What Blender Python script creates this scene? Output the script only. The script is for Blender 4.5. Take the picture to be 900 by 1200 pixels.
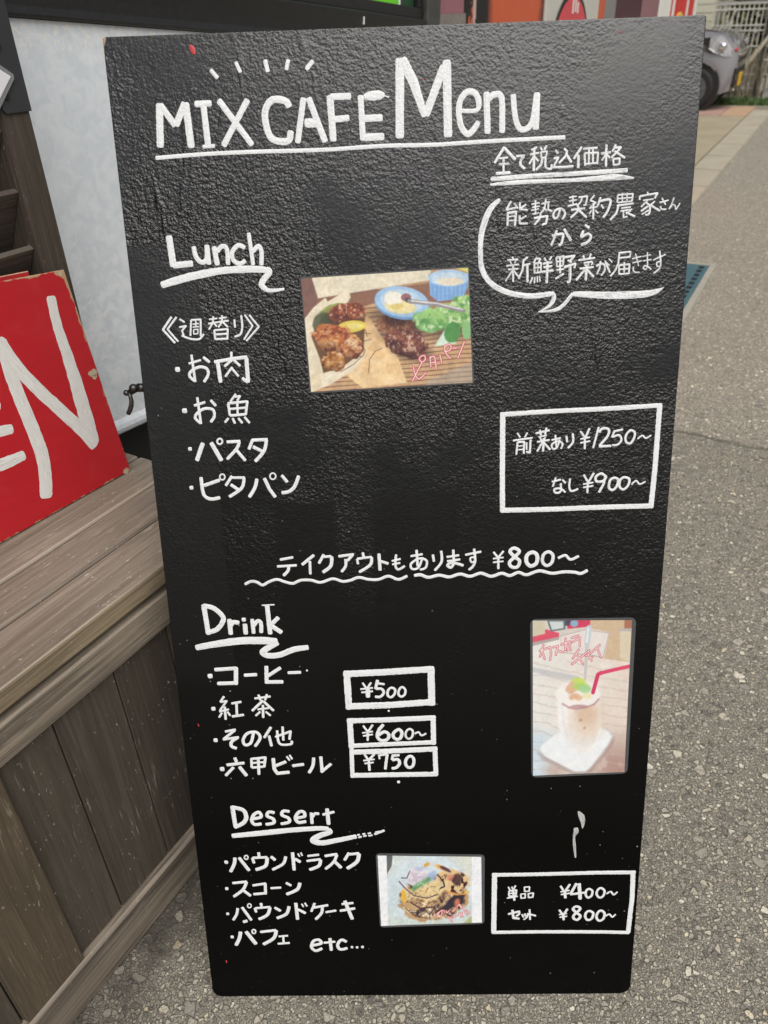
import bpy, bmesh, math, random
import numpy as np
from mathutils import Vector, Matrix, noise as mnoise
PI = math.pi
rad = math.radians
scene = bpy.context.scene
for o in list(bpy.data.objects):
    bpy.data.objects.remove(o)
COL = scene.collection

# ------------------------------------------------------------------ camera
cam_data = bpy.data.cameras.new('camera')
cam = bpy.data.objects.new('camera', cam_data)
COL.objects.link(cam)
cam.matrix_world = Matrix([[0.9995557, 0.0206754, 0.0214687, -0.0140789], [0.0067186, 0.5454587, -0.8381108, -0.5495334], [-0.0290385, 0.8378827, 0.5450775, 1.1891535], [0.0, 0.0, 0.0, 1.0]])
cam_data.sensor_width = 36.0
cam_data.lens = 27.03
cam_data.clip_start = 0.02
cam_data.clip_end = 500
cam_data.dof.use_dof = True
cam_data.dof.focus_distance = 0.98
cam_data.dof.aperture_fstop = 8.0
scene.camera = cam

# ------------------------------------------------------------------ sky and sun (soft overcast daylight)
SUN_EL, SUN_AZ = 56, 162          # azimuth measured from +Y towards +X
world = bpy.data.worlds.new('World')
scene.world = world
world.use_nodes = True
wn = world.node_tree
bg = wn.nodes['Background']
sky = wn.nodes.new('ShaderNodeTexSky')
sky.sky_type = 'NISHITA'
sky.sun_disc = False
sky.sun_elevation = rad(SUN_EL)
sky.sun_rotation = rad(SUN_AZ)
sky.air_density = 1.0
sky.dust_density = 4.0
sky.ozone_density = 1.0
hs = wn.nodes.new('ShaderNodeHueSaturation')
hs.inputs['Saturation'].default_value = 0.22
wn.links.new(sky.outputs[0], hs.inputs['Color'])
wn.links.new(hs.outputs[0], bg.inputs['Color'])
bg.inputs['Strength'].default_value = 0.085
sd = bpy.data.lights.new('sun', 'SUN')
sun = bpy.data.objects.new('sun', sd)
COL.objects.link(sun)
sd.energy = 2.5
sd.angle = rad(58)
sd.color = (1.0, 0.965, 0.925)
d = Vector((math.sin(rad(SUN_AZ)) * math.cos(rad(SUN_EL)), math.cos(rad(SUN_AZ)) * math.cos(rad(SUN_EL)), math.sin(rad(SUN_EL))))
sun.rotation_euler = d.to_track_quat('Z', 'Y').to_euler()
scene.view_settings.view_transform = 'Standard'
scene.view_settings.look = 'None'
scene.view_settings.exposure = 0.12
scene.view_settings.gamma = 1.0
scene.view_settings.use_curve_mapping = False
scene.cycles.max_bounces = 6
scene.cycles.use_denoising = True

# ------------------------------------------------------------------ helpers
def link(o, parent=None):
    COL.objects.link(o)
    if parent is not None:
        o.parent = parent
    return o

def tag(o, label=None, cat=None, group=None, kind=None):
    if label: o['label'] = label
    if cat: o['category'] = cat
    if group: o['group'] = group
    if kind: o['kind'] = kind
    return o

def empty(name, loc=(0, 0, 0), rot=(0, 0, 0), mat=None):
    o = bpy.data.objects.new(name, None)
    o.empty_display_size = 0.1
    COL.objects.link(o)
    if mat is not None:
        o.matrix_world = mat
    else:
        o.location = loc
        o.rotation_euler = rot
    return o

def build(name, bm, mat, parent=None, smooth=False):
    me = bpy.data.meshes.new(name)
    bmesh.ops.recalc_face_normals(bm, faces=bm.faces[:])
    bm.to_mesh(me)
    bm.free()
    if smooth:
        for p in me.polygons:
            p.use_smooth = True
    for m in (mat if isinstance(mat, (list, tuple)) else [mat]):
        me.materials.append(m)
    return link(bpy.data.objects.new(name, me), parent)

def add_box(bm, x0, x1, y0, y1, z0, z1, bev=0.0, seg=2, xf=None, idx=0):
    vs = [bm.verts.new(p) for p in ((x0,y0,z0),(x1,y0,z0),(x1,y1,z0),(x0,y1,z0),(x0,y0,z1),(x1,y0,z1),(x1,y1,z1),(x0,y1,z1))]
    fs = [bm.faces.new([vs[i] for i in q]) for q in ((3,2,1,0),(4,5,6,7),(0,1,5,4),(1,2,6,5),(2,3,7,6),(3,0,4,7))]
    for f in fs: f.material_index = idx
    allv = list(vs)
    if bev > 0:
        es = list({e for f in fs for e in f.edges})
        r = bmesh.ops.bevel(bm, geom=es, offset=bev, segments=seg, affect='EDGES', profile=0.5)
        allv = list({v for f in r['faces'] for v in f.verts} | {v for v in vs if v.is_valid})
        for f in r['faces']: f.material_index = idx
    if xf is not None:
        for v in allv: v.co = xf @ v.co
    return allv

def add_prism(bm, pts, h0, h1, axis='z', bev=0.0):
    """outline pts (2-D) extruded between h0 and h1 along axis"""
    def mk(p, h):
        return {'z': (p[0], p[1], h), 'y': (p[0], h, p[1]), 'x': (h, p[0], p[1])}[axis]
    a = [bm.verts.new(mk(p, h0)) for p in pts]
    b = [bm.verts.new(mk(p, h1)) for p in pts]
    n = len(pts)
    fs = [bm.faces.new(a[::-1]), bm.faces.new(b)]
    for i in range(n):
        fs.append(bm.faces.new((a[i], a[(i+1) % n], b[(i+1) % n], b[i])))
    if bev > 0:
        es = list({e for f in fs[:2] for e in f.edges})
        bmesh.ops.bevel(bm, geom=es, offset=bev, segments=2, affect='EDGES', profile=0.5)
    return fs

def add_tube(bm, pts, r, n=10, cap=True):
    pts = [Vector(p) for p in pts]
    rs = r if isinstance(r, (list, tuple)) else [r] * len(pts)
    rings = []
    up = Vector((0, 0, 1))
    for i, p in enumerate(pts):
        t = (pts[min(i+1, len(pts)-1)] - pts[max(i-1, 0)]).normalized()
        a = t.cross(up)
        if a.length < 1e-3: a = t.cross(Vector((1, 0, 0)))
        a.normalize(); b = t.cross(a)
        rings.append([bm.verts.new(p + rs[i] * (math.cos(2*PI*k/n) * a + math.sin(2*PI*k/n) * b)) for k in range(n)])
    for i in range(len(pts) - 1):
        for k in range(n):
            bm.faces.new((rings[i][k], rings[i][(k+1) % n], rings[i+1][(k+1) % n], rings[i+1][k]))
    if cap:
        bm.faces.new(rings[0][::-1]); bm.faces.new(rings[-1])

# ------------------------------------------------------------------ materials
class NT:
    def __init__(s, name):
        s.m = bpy.data.materials.new(name); s.m.use_nodes = True
        s.t = s.m.node_tree
        s.b = s.t.nodes['Principled BSDF']
    def n(s, typ, **kw):
        nd = s.t.nodes.new(typ)
        for k, v in kw.items():
            if k.startswith('i_'): nd.inputs[k[2:].replace('_', ' ')].default_value = v
            else: setattr(nd, k, v)
        return nd
    def l(s, a, b): s.t.links.new(a, b)
    def val(s, sock, v):
        if hasattr(v, 'is_output'): s.l(v, sock)
        else: sock.default_value = v
    def math(s, op, a, b=0.0, c=None, clamp=False):
        nd = s.n('ShaderNodeMath', operation=op, use_clamp=clamp)
        s.val(nd.inputs[0], a); s.val(nd.inputs[1], b)
        if c is not None: s.val(nd.inputs[2], c)
        return nd.outputs[0]
    def mix(s, f, a, b):
        nd = s.n('ShaderNodeMix', data_type='RGBA')
        s.val(nd.inputs[0], f); s.val(nd.inputs[6], a); s.val(nd.inputs[7], b)
        return nd.outputs[2]
    def coord(s, scale=(1, 1, 1), out='Object', loc=(0, 0, 0)):
        tc = s.n('ShaderNodeTexCoord'); mp = s.n('ShaderNodeMapping')
        mp.inputs['Scale'].default_value = scale; mp.inputs['Location'].default_value = loc
        s.l(tc.outputs[out], mp.inputs[0]); return mp.outputs[0]
    def xyz(s, vec):
        nd = s.n('ShaderNodeSeparateXYZ'); s.l(vec, nd.inputs[0]); return nd.outputs
    def noise(s, vec, scale=1.0, detail=3.0, rough=0.55, dist=0.0):
        nd = s.n('ShaderNodeTexNoise'); s.l(vec, nd.inputs['Vector'])
        nd.inputs['Scale'].default_value = scale; nd.inputs['Detail'].default_value = detail
        nd.inputs['Roughness'].default_value = rough; nd.inputs['Distortion'].default_value = dist
        return nd.outputs['Fac']
    def voro(s, vec, scale, feat='F1', rnd=1.0):
        nd = s.n('ShaderNodeTexVoronoi', feature=feat); s.l(vec, nd.inputs['Vector'])
        nd.inputs['Scale'].default_value = scale; nd.inputs['Randomness'].default_value = rnd
        return nd.outputs
    def ramp(s, f, stops, interp='LINEAR'):
        nd = s.n('ShaderNodeValToRGB'); cr = nd.color_ramp; cr.interpolation = interp
        while len(cr.elements) > 1: cr.elements.remove(cr.elements[-1])
        for i, (p, c) in enumerate(stops):
            e = cr.elements[0] if i == 0 else cr.elements.new(p)
            e.position = p; e.color = c if len(c) == 4 else (*c, 1)
        s.l(f, nd.inputs[0]); return nd.outputs[0]
    def step(s, v, lo, hi):
        nd = s.n('ShaderNodeMapRange', clamp=True); s.val(nd.inputs[0], v)
        nd.inputs[1].default_value = lo; nd.inputs[2].default_value = hi
        return nd.outputs[0]
    def bump(s, h, dist=0.001, strength=1.0, normal=None):
        nd = s.n('ShaderNodeBump'); s.l(h, nd.inputs['Height'])
        nd.inputs['Distance'].default_value = dist
        s.val(nd.inputs['Strength'], strength)
        if normal is not None: s.l(normal, nd.inputs['Normal'])
        return nd.outputs[0]
    def out(s, col=None, rough=None, normal=None, **kw):
        b = s.b
        if col is not None: s.val(b.inputs['Base Color'], col)
        if rough is not None: s.val(b.inputs['Roughness'], rough)
        if normal is not None: s.l(normal, b.inputs['Normal'])
        for k, v in kw.items(): s.val(b.inputs[k.replace('_', ' ')], v)
        return s.m

def rgb(r, g, b):
    f = lambda c: ((c/255 + 0.055) / 1.055) ** 2.4 if c > 10 else c / 255 / 12.92
    return (f(r), f(g), f(b), 1)

def plain(name, col, rough=0.5, var=0.12, scale=30, bump=0.0, **kw):
    t = NT(name); v = t.coord()
    n = t.noise(v, scale, 4)
    c2 = tuple(c * (1 - 2*var) for c in col[:3]) + (1,)
    c = t.mix(n, c2, tuple(min(1, x * (1 + var)) for x in col[:3]) + (1,))
    nm = t.bump(t.noise(v, scale * 4, 3), 0.001, bump) if bump else None
    return t.out(c, rough, nm, **kw)

def rect_mask(t, x, y, x0, x1, y0, y1, s=0.004):
    a = t.math('MULTIPLY', t.step(x, x0 - s, x0 + s), t.step(x, x1 + s, x1 - s))
    return t.math('MULTIPLY', a, t.math('MULTIPLY', t.step(y, y0 - s, y0 + s), t.step(y, y1 + s, y1 - s)))

def board_bump(t, v, k=1.0):
    """roller stipple of the thick paint coat, trowel ridges and a few cracks; smoother at the top edge, right edge and low down"""
    x, y, z = t.xyz(v)
    st = t.noise(v, 400, 2, 0.5, 0.0)
    big = t.noise(v, 170, 2, 0.5)
    vs = t.n('ShaderNodeTexVoronoi', feature='F1'); t.l(v, vs.inputs['Vector']); vs.inputs['Scale'].default_value = 260
    h = t.math('ADD', t.math('MULTIPLY', st, 0.8), t.math('ADD', t.math('MULTIPLY', big, 0.9), t.math('MULTIPLY', vs.outputs[0], -0.35)))
    brs = t.noise(t.coord((170, 7, 170)), 1.0, 3)
    h = t.math('ADD', h, t.math('MULTIPLY', brs, 0.22))
    rid = t.noise(t.coord((34, 7.0, 34), loc=(2, 5, 0)), 1.0, 3, 0.55, 0.3)
    ridge = t.math('MULTIPLY', t.step(rid, 0.64, 0.70), t.step(y, 0.55, 0.7))
    h = t.math('ADD', h, t.math('MULTIPLY', ridge, 0.5))
    wv = t.n('ShaderNodeMapping'); wv.inputs['Scale'].default_value = (1, 0.16, 1); t.l(v, wv.inputs[0])
    cr = t.voro(wv.outputs[0], 9, 'DISTANCE_TO_EDGE')[0]
    crn = t.step(t.noise(v, 7, 3), 0.60, 0.66)
    crack = t.math('MULTIPLY', t.math('SUBTRACT', 1.0, t.step(cr, 0.0, 0.009)), crn)
    crack = t.math('MULTIPLY', crack, t.step(y, 0.75, 0.95))
    h = t.math('SUBTRACT', h, t.math('MULTIPLY', crack, 0.6))
    patch = patch_mask(t, v)
    cov = t.math('ADD', 0.22, t.math('MULTIPLY', t.step(t.noise(v, 5.5, 3), 0.36, 0.60), 0.78))
    cov = t.math('MULTIPLY', cov, t.math('SUBTRACT', 1.0, t.math('MULTIPLY', t.step(t.math('ADD', y, t.math('MULTIPLY', x, 0.30)), 0.96, 1.14), 0.74)))
    sm = t.math('MAXIMUM', rect_mask(t, x, y, -0.045, 0.055, 0.56, 0.75), rect_mask(t, x, y, -0.16, -0.09, 0.60, 0.74))
    sm = t.math('MAXIMUM', sm, rect_mask(t, x, y, 0.07, 0.17, 0.48, 0.60))
    cov = t.math('MULTIPLY', cov, t.math('SUBTRACT', 1.0, t.math('MULTIPLY', sm, 0.7)))
    fade = t.math('MULTIPLY', cov, t.math('ADD', 0.22, t.math('MULTIPLY', t.step(y, 0.48, 0.84), 0.78)))
    fade = t.math('MULTIPLY', fade, t.math('SUBTRACT', 1.0, t.math('MULTIPLY', patch, 0.55)))
    return t.bump(h, 0.0022, t.math('MULTIPLY', fade, k)), crack, patch

def patch_mask(t, v):
    x, y, z = t.xyz(v)
    w = t.math('MULTIPLY', t.math('SUBTRACT', t.noise(v, 18, 3), 0.5), 0.010)
    xe = t.math('ADD', x, w)
    a = t.math('MULTIPLY', t.step(y, 1.035, 1.030), t.step(xe, -0.222, -0.226))
    return t.math('MULTIPLY', a, t.step(y, 0.50, 0.53))

def mat_board():
    t = NT('black_board_paint'); v = t.coord()
    nm, crack, patch = board_bump(t, v)
    x, y, z = t.xyz(v)
    n1 = t.noise(v, 5, 4); n2 = t.noise(v, 90, 3)
    c = t.mix(n1, (0.0018, 0.0018, 0.0018, 1), (0.0034, 0.0034, 0.0034, 1))
    # sky reflection of the upper half painted in as patchy grey, then scuffs
    sky_sheen = t.math('MULTIPLY', t.step(n2, 0.35, 0.75), t.step(t.noise(v, 3, 3), 0.35, 0.7))
    sky_sheen = t.math('MULTIPLY', sky_sheen, t.step(y, 0.55, 1.15))
    c = t.mix(t.math('MULTIPLY', sky_sheen, 0.45), c, (0.060, 0.063, 0.063, 1))
    c = t.mix(t.math('MULTIPLY', patch, 0.5), c, (0.007, 0.007, 0.007, 1))
    c = t.mix(crack, c, (0.003, 0.003, 0.003, 1))
    clus = t.step(t.noise(v, 7, 3), 0.36, 0.60)
    for sca, rate, rad_, amt in ((95, 0.90, 0.12, 0.8), (210, 0.93, 0.20, 0.75), (48, 0.95, 0.08, 0.9)):
        sp = t.voro(v, sca); r1_, r2_, r3_ = t.xyz(sp[1])
        lim = t.math('MULTIPLY', r2_, rad_)
        spk = t.math('MULTIPLY', t.math('LESS_THAN', sp[0], lim), t.step(r1_, rate, rate + 0.01))
        spk = t.math('MULTIPLY', spk, t.math('MULTIPLY', r3_, clus))
        c = t.mix(t.math('MULTIPLY', spk, amt), c, (0.36, 0.36, 0.34, 1))
    sc = t.noise(t.coord((9, 40, 9)), 4, 4)
    c = t.mix(t.math('MULTIPLY', t.step(sc, 0.70, 0.80), 0.12), c, (0.10, 0.10, 0.10, 1))
    # worn wood right at the upper left corner
    dd = t.math('ADD', t.math('ADD', x, 0.3), t.math('MULTIPLY', t.math('SUBTRACT', 1.2289, y), 0.25))
    dd = t.math('ADD', dd, t.math('MULTIPLY', n2, 0.004))
    c = t.mix(t.step(dd, 0.0062, 0.0048), c, (0.36, 0.25, 0.16, 1))
    r = t.math('ADD', 0.15, t.math('MULTIPLY', t.noise(v, 25, 3), 0.14))
    r = t.math('ADD', r, t.math('MULTIPLY', patch, 0.10))
    return t.out(c, r, nm, IOR=1.45, Specular_IOR_Level=t.math('ADD', 0.08, t.math('MULTIPLY', t.step(y, 0.25, 1.12), 0.76)))

def mat_white(name, thin, *cols, nb=0.35):
    return mat_white_(name, thin, nb, *cols)

def mat_white_(name, thin, nb, col=(0.73, 0.745, 0.75, 1), col2=(0.64, 0.655, 0.66, 1), under=(0.10, 0.103, 0.105, 1)):
    t = NT(name); v = t.coord()
    nm = t.bump(t.noise(v, 330, 2, 0.5), 0.0022, nb)
    at = t.n('ShaderNodeAttribute', attribute_name='brush')
    mp = t.n('ShaderNodeMapping'); mp.inputs['Scale'].default_value = (0.055, 1.05, 1); t.l(at.outputs['Vector'], mp.inputs[0])
    st = t.noise(mp.outputs[0], 1.0, 4, 0.6)
    m = t.noise(v, 55, 3); grit = t.noise(v, 420, 3, 0.6)
    c = t.mix(t.step(st, 0.36, 0.60), col2, col)
    c = t.mix(t.math('MULTIPLY', t.step(m, 0.45, 0.7), 0.35), c, col2)
    dry = t.math('ADD', t.math('MULTIPLY', st, 0.62), t.math('ADD', t.math('MULTIPLY', grit, 0.30), t.math('MULTIPLY', m, 0.30)))
    f = t.step(dry, 0.53 + thin * 0.16, 0.40 + thin * 0.16)
    c = t.mix(t.math('MULTIPLY', f, 0.55 + 0.3 * thin), c, under)
    return t.out(c, 0.5, t.bump(st, 0.0005, 0.4, nm))

def mat_wood(name, dark, light, axis, wear=0.3, rough=0.6, grain=1.0, scuff=0.5, edge=0.0):
    t = NT(name)
    sc = {'x': (1.3, 34, 34), 'z': (34, 34, 1.3), 'y': (34, 1.3, 34)}[axis]
    sf = {'x': (6, 170, 170), 'z': (170, 170, 6), 'y': (170, 6, 170)}[axis]
    geo = t.n('ShaderNodeNewGeometry')
    off = t.n('ShaderNodeCombineXYZ'); 
    o3 = t.math('MULTIPLY', geo.outputs['Random Per Island'], 37.0)
    for i in range(3): t.l(o3, off.inputs[i])
    def shifted(s):
        ad = t.n('ShaderNodeVectorMath', operation='ADD'); t.l(t.coord(s), ad.inputs[0]); t.l(off.outputs[0], ad.inputs[1]); return ad.outputs[0]
    g = t.noise(shifted(sc), 1.0, 5, 0.6, 0.6)
    f = t.noise(shifted(sf), 1.0, 3, 0.6)
    v = t.coord()
    blot = t.noise(v, 4.5, 4)
    gl = t.step(t.math('ABSOLUTE', t.math('SUBTRACT', t.math('FRACT', t.math('MULTIPLY', g, 7.0)), 0.5)), 0.10, 0.42)
    k = t.math('ADD', 0.62, t.math('MULTIPLY', t.math('SUBTRACT', g, 0.5), 0.85 * grain))
    k = t.math('ADD', k, t.math('MULTIPLY', t.math('SUBTRACT', f, 0.5), 0.75 * grain))
    k = t.math('ADD', k, t.math('MULTIPLY', t.math('SUBTRACT', blot, 0.5), 0.45))
    k = t.math('ADD', k, t.math('MULTIPLY', t.math('SUBTRACT', gl, 0.5), 0.20 * grain))
    k = t.math('ADD', k, t.math('MULTIPLY', t.math('SUBTRACT', geo.outputs['Random Per Island'], 0.5), 0.22))
    c = t.ramp(t.math('MULTIPLY', k, 0.85), [(0.22, dark), (0.55, tuple((a*0.55+b*0.45) for a, b in zip(dark, light))), (0.85, light)])
    # thin pale scratches and chipped flecks
    s2 = {'x': (9, 130, 130), 'z': (130, 130, 9), 'y': (130, 9, 130)}[axis]
    scr = t.math('MULTIPLY', t.step(t.noise(t.coord(s2, loc=(3, 1, 7)), 1.0, 2, 0.5, 2.2), 0.635, 0.68), t.step(t.noise(v, 11, 3), 0.48, 0.60))
    c = t.mix(t.math('MULTIPLY', scr, scuff), c, (0.42, 0.36, 0.30, 1))
    s3 = {'x': (1, 2.2, 2.2), 'z': (2.2, 2.2, 0.8), 'y': (2, 1, 2)}[axis]
    fl = t.math('MULTIPLY', t.step(t.noise(t.coord(s3, loc=(5, 2, 1)), 130, 2, 0.5), 0.68, 0.71), t.step(t.noise(v, 14, 2), 0.46, 0.58))
    c = t.mix(t.math('MULTIPLY', fl, wear), c, (0.55, 0.52, 0.47, 1))
    if edge:
        c = t.mix(t.math('MULTIPLY', t.step(t.noise(t.coord(sc), 1.6, 4, 0.6), 0.36, 0.56), edge), c, (0.40, 0.335, 0.26, 1))
    h = t.math('ADD', t.math('MULTIPLY', g, 0.8), t.math('ADD', t.math('MULTIPLY', f, 0.7), t.math('MULTIPLY', gl, 0.3)))
    return t.out(c, t.math('ADD', rough, t.math('MULTIPLY', f, 0.15)), t.bump(h, 0.0014, 0.5))

def mat_asphalt():
    t = NT('old_asphalt'); v = t.coord()
    wob = t.n('ShaderNodeVectorMath', operation='ADD')
    nz = t.n('ShaderNodeTexNoise'); t.l(v, nz.inputs['Vector']); nz.inputs['Scale'].default_value = 60; nz.inputs['Detail'].default_value = 2
    sc = t.n('ShaderNodeVectorMath', operation='SCALE'); t.l(nz.outputs['Color'], sc.inputs[0]); sc.inputs['Scale'].default_value = 0.007
    t.l(v, wob.inputs[0]); t.l(sc.outputs[0], wob.inputs[1]); w = wob.outputs[0]
    fine = t.noise(v, 420, 3, 0.6)
    c = t.ramp(fine, [(0.34, (0.040, 0.037, 0.031)), (0.52, (0.125, 0.117, 0.100)), (0.70, (0.30, 0.280, 0.240))])
    h = t.math('MULTIPLY', fine, 0.5)
    for scl, keep, inner, amt in ((300, 0.40, 0, 0.80), (150, 0.60, 0, 0.85), (88, 0.84, 0, 0.88), (56, 0.945, 0, 0.9)):
        vo = t.voro(w, scl); r, g, b = t.xyz(vo[1]); ed = t.voro(w, scl, 'DISTANCE_TO_EDGE')[0]
        sel = t.step(r, keep, keep + 0.01)
        on = t.math('MULTIPLY', sel, t.step(ed, 0.10, 0.15))
        sc_ = t.ramp(g, [(0.0, (0.085, 0.082, 0.078)), (0.25, (0.16, 0.152, 0.138)), (0.6, (0.25, 0.235, 0.205)), (0.86, (0.33, 0.305, 0.25)), (0.97, (0.44, 0.42, 0.37)), (1.0, (0.40, 0.34, 0.23))])
        ring = t.math('MULTIPLY', sel, t.math('SUBTRACT', 1.0, t.step(ed, 0.05, 0.12)))
        c = t.mix(t.math('MULTIPLY', ring, 0.55), c, (0.040, 0.036, 0.029, 1))
        c = t.mix(t.math('MULTIPLY', on, amt), c, sc_)
        if scl in (150, 88): h = t.math('ADD', h, t.math('MULTIPLY', on, 0.9))
    wide = t.noise(v, 1.1, 4); wid2 = t.noise(v, 7, 3)
    k = t.math('ADD', t.math('MULTIPLY', wide, 0.30), t.math('MULTIPLY', wid2, 0.22))
    mul = t.n('ShaderNodeMix', data_type='RGBA', blend_type='MULTIPLY'); mul.inputs[0].default_value = 1.0
    t.l(c, mul.inputs[6]); g_ = t.math('ADD', 1.44, k)
    x, y, z = t.xyz(v)
    side = t.math('ADD', t.math('ADD', t.math('MULTIPLY', x, 0.518), t.math('MULTIPLY', y, 0.855)), -1.948)
    g_ = t.math('MULTIPLY', g_, t.math('ADD', 1.00, t.math('MULTIPLY', t.step(side, -0.02, 0.03), 0.20)))
    cb = t.n('ShaderNodeCombineColor'); t.l(g_, cb.inputs[0]); t.l(t.math('MULTIPLY', g_, 0.975), cb.inputs[1]); t.l(t.math('MULTIPLY', g_, 0.915), cb.inputs[2]); t.l(cb.outputs[0], mul.inputs[7])
    # the worn joint that runs across the lane
    x, y, z = t.xyz(v)
    ln = t.math('ADD', t.math('ADD', t.math('MULTIPLY', x, 0.518), t.math('MULTIPLY', y, 0.855)), -1.948)
    ln = t.math('ADD', ln, t.math('MULTIPLY', t.math('SUBTRACT', t.noise(v, 12, 4), 0.5), 0.05))
    jt = t.math('MULTIPLY', t.step(t.math('ABSOLUTE', ln), 0.016, 0.004), t.step(t.noise(v, 5, 2), 0.30, 0.50))
    cc = t.mix(t.math('MULTIPLY', jt, 0.62), mul.outputs[2], (0.045, 0.042, 0.028, 1))
    # dirt along the foot of the bench, with contact shade painted into it
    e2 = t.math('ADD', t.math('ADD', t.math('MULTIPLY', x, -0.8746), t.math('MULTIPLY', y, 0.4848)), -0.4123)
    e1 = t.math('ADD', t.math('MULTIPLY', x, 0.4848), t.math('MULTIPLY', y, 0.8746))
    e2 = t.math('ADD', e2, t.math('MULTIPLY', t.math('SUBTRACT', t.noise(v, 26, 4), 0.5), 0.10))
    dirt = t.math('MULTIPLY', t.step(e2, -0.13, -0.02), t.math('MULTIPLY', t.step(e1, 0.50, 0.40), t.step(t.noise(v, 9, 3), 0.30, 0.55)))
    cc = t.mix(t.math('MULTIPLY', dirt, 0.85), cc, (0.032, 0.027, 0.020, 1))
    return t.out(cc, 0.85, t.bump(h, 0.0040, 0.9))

M = {}
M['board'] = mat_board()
M['white'] = mat_white('white_brush_paint', 0.0)
M['white_thin'] = mat_white('thin_white_brush_paint', 0.42)
M['drip'] = mat_white('dried_grey_drip', 0.45, (0.50, 0.50, 0.48, 1), (0.36, 0.36, 0.35, 1), (0.05, 0.05, 0.05, 1))
M['redspot'] = plain('red_paint_fleck', (0.50, 0.035, 0.04), 0.5)
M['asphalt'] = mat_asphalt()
M['seat'] = mat_wood('seat_wood', (0.105, 0.086, 0.064), (0.315, 0.265, 0.205), 'x', 0.7, 0.55, 0.8, 0.8)
M['seatworn'] = mat_wood('seat_edge_wood', (0.085, 0.065, 0.050), (0.25, 0.205, 0.165), 'x', 0.5, 0.6, 1.1, 0.5, 0.75)
M['railworn'] = mat_wood('rail_edge_wood', (0.075, 0.060, 0.047), (0.26, 0.215, 0.175), 'x', 0.3, 0.6, 1.1, 0.4, 0.45)
M['edge'] = mat_wood('worn_edge_wood', (0.125, 0.096, 0.058), (0.285, 0.222, 0.140), 'x', 0.3, 0.6, 1.1, 0.3)
M['rail'] = mat_wood('rail_wood', (0.055, 0.043, 0.034), (0.285, 0.235, 0.175), 'x', 0.4, 0.6, 1.2, 0.5)
M['panel'] = mat_wood('panel_wood', (0.034, 0.027, 0.020), (0.092, 0.074, 0.054), 'z', 0.6, 0.6, 0.75, 0.35)
M['stile'] = mat_wood('stile_wood', (0.052, 0.039, 0.024), (0.120, 0.090, 0.056), 'z', 0.4, 0.6, 1.0, 0.4)
M['post'] = mat_wood('post_wood', (0.034, 0.025, 0.018), (0.098, 0.075, 0.056), 'z', 0.3, 0.6, 1.1, 0.15)
M['slat'] = mat_wood('slat_wood', (0.048, 0.038, 0.029), (0.125, 0.102, 0.080), 'x', 0.2, 0.6, 1.0, 0.2)
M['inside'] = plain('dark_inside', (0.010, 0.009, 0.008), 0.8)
M['bracket'] = plain('black_steel', (0.035, 0.037, 0.040), 0.42, 0.15, 40, 0.15)
M['steel'] = plain('zinc_steel', (0.42, 0.41, 0.39), 0.32, 0.2, 200, 0.1, Metallic=1.0)
M['dsteel'] = plain('tarnished_steel', (0.085, 0.082, 0.076), 0.36, 0.3, 200, 0.2, Metallic=0.9)
M['card'] = plain('white_card', (0.78, 0.78, 0.80), 0.35, 0.03)
M['film'] = plain('laminate_film', (0.075, 0.080, 0.082), 0.13, 0.1, 60, 0.05, IOR=1.5)
M['clear'] = plain('clear_card_edge', (0.22, 0.23, 0.24), 0.12, 0.1)

def mat_shop_wall():
    t = NT('grey_white_wall_paint'); v = t.coord()
    x, y, z = t.xyz(v)
    n = t.noise(v, 46, 4, 0.55, 0.8); n2 = t.noise(v, 30, 3, 0.5, 1.5)
    lo = t.step(z, -0.25, -0.45)
    c = t.mix(t.math('MULTIPLY', t.step(n, 0.40, 0.60), 0.8), (0.67, 0.715, 0.755, 1), (0.77, 0.81, 0.84, 1))
    bl = t.math('MULTIPLY', t.step(n2, 0.50, 0.60), lo)
    c = t.mix(t.math('MULTIPLY', bl, 0.60), c, (0.87, 0.89, 0.90, 1))  # wavy reflections on the lower wall, put into the colour as pale blotches
    pl = t.math('MULTIPLY', t.step(t.noise(v, 120, 3, 0.6, 0.8), 0.52, 0.57), t.step(t.math('ADD', z, t.math('MULTIPLY', t.noise(v, 22, 3), 0.09)), -0.010, 0.020))
    c = t.mix(t.math('MULTIPLY', pl, 0.85), c, (0.85, 0.83, 0.78, 1))
    return t.out(c, 0.34, t.bump(t.math('ADD', n, n2), 0.0012, 0.22))
M['shopwall'] = mat_shop_wall()
M['sill'] = plain('black_plastic_sill', (0.014, 0.014, 0.0145), 0.36, 0.45, 140, 0.6)
M['gasket'] = plain('black_rubber', (0.006, 0.006, 0.006), 0.5)
M['underbody'] = plain('dark_underside', (0.008, 0.008, 0.009), 0.75)  # near-black colour of the set-back skirt below the wall
M['framegrey'] = plain('grey_window_post', (0.060, 0.060, 0.055), 0.45, 0.3, 40)
M['darkglass'] = plain('dark_window_glass', (0.012, 0.010, 0.010), 0.08, 0.3, 6)
M['green'] = plain('bright_green_panel', (0.15, 0.62, 0.02), 0.4, 0.05)
M['dkgreen'] = plain('dark_green_panel', (0.012, 0.060, 0.02), 0.4, 0.2)

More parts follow.
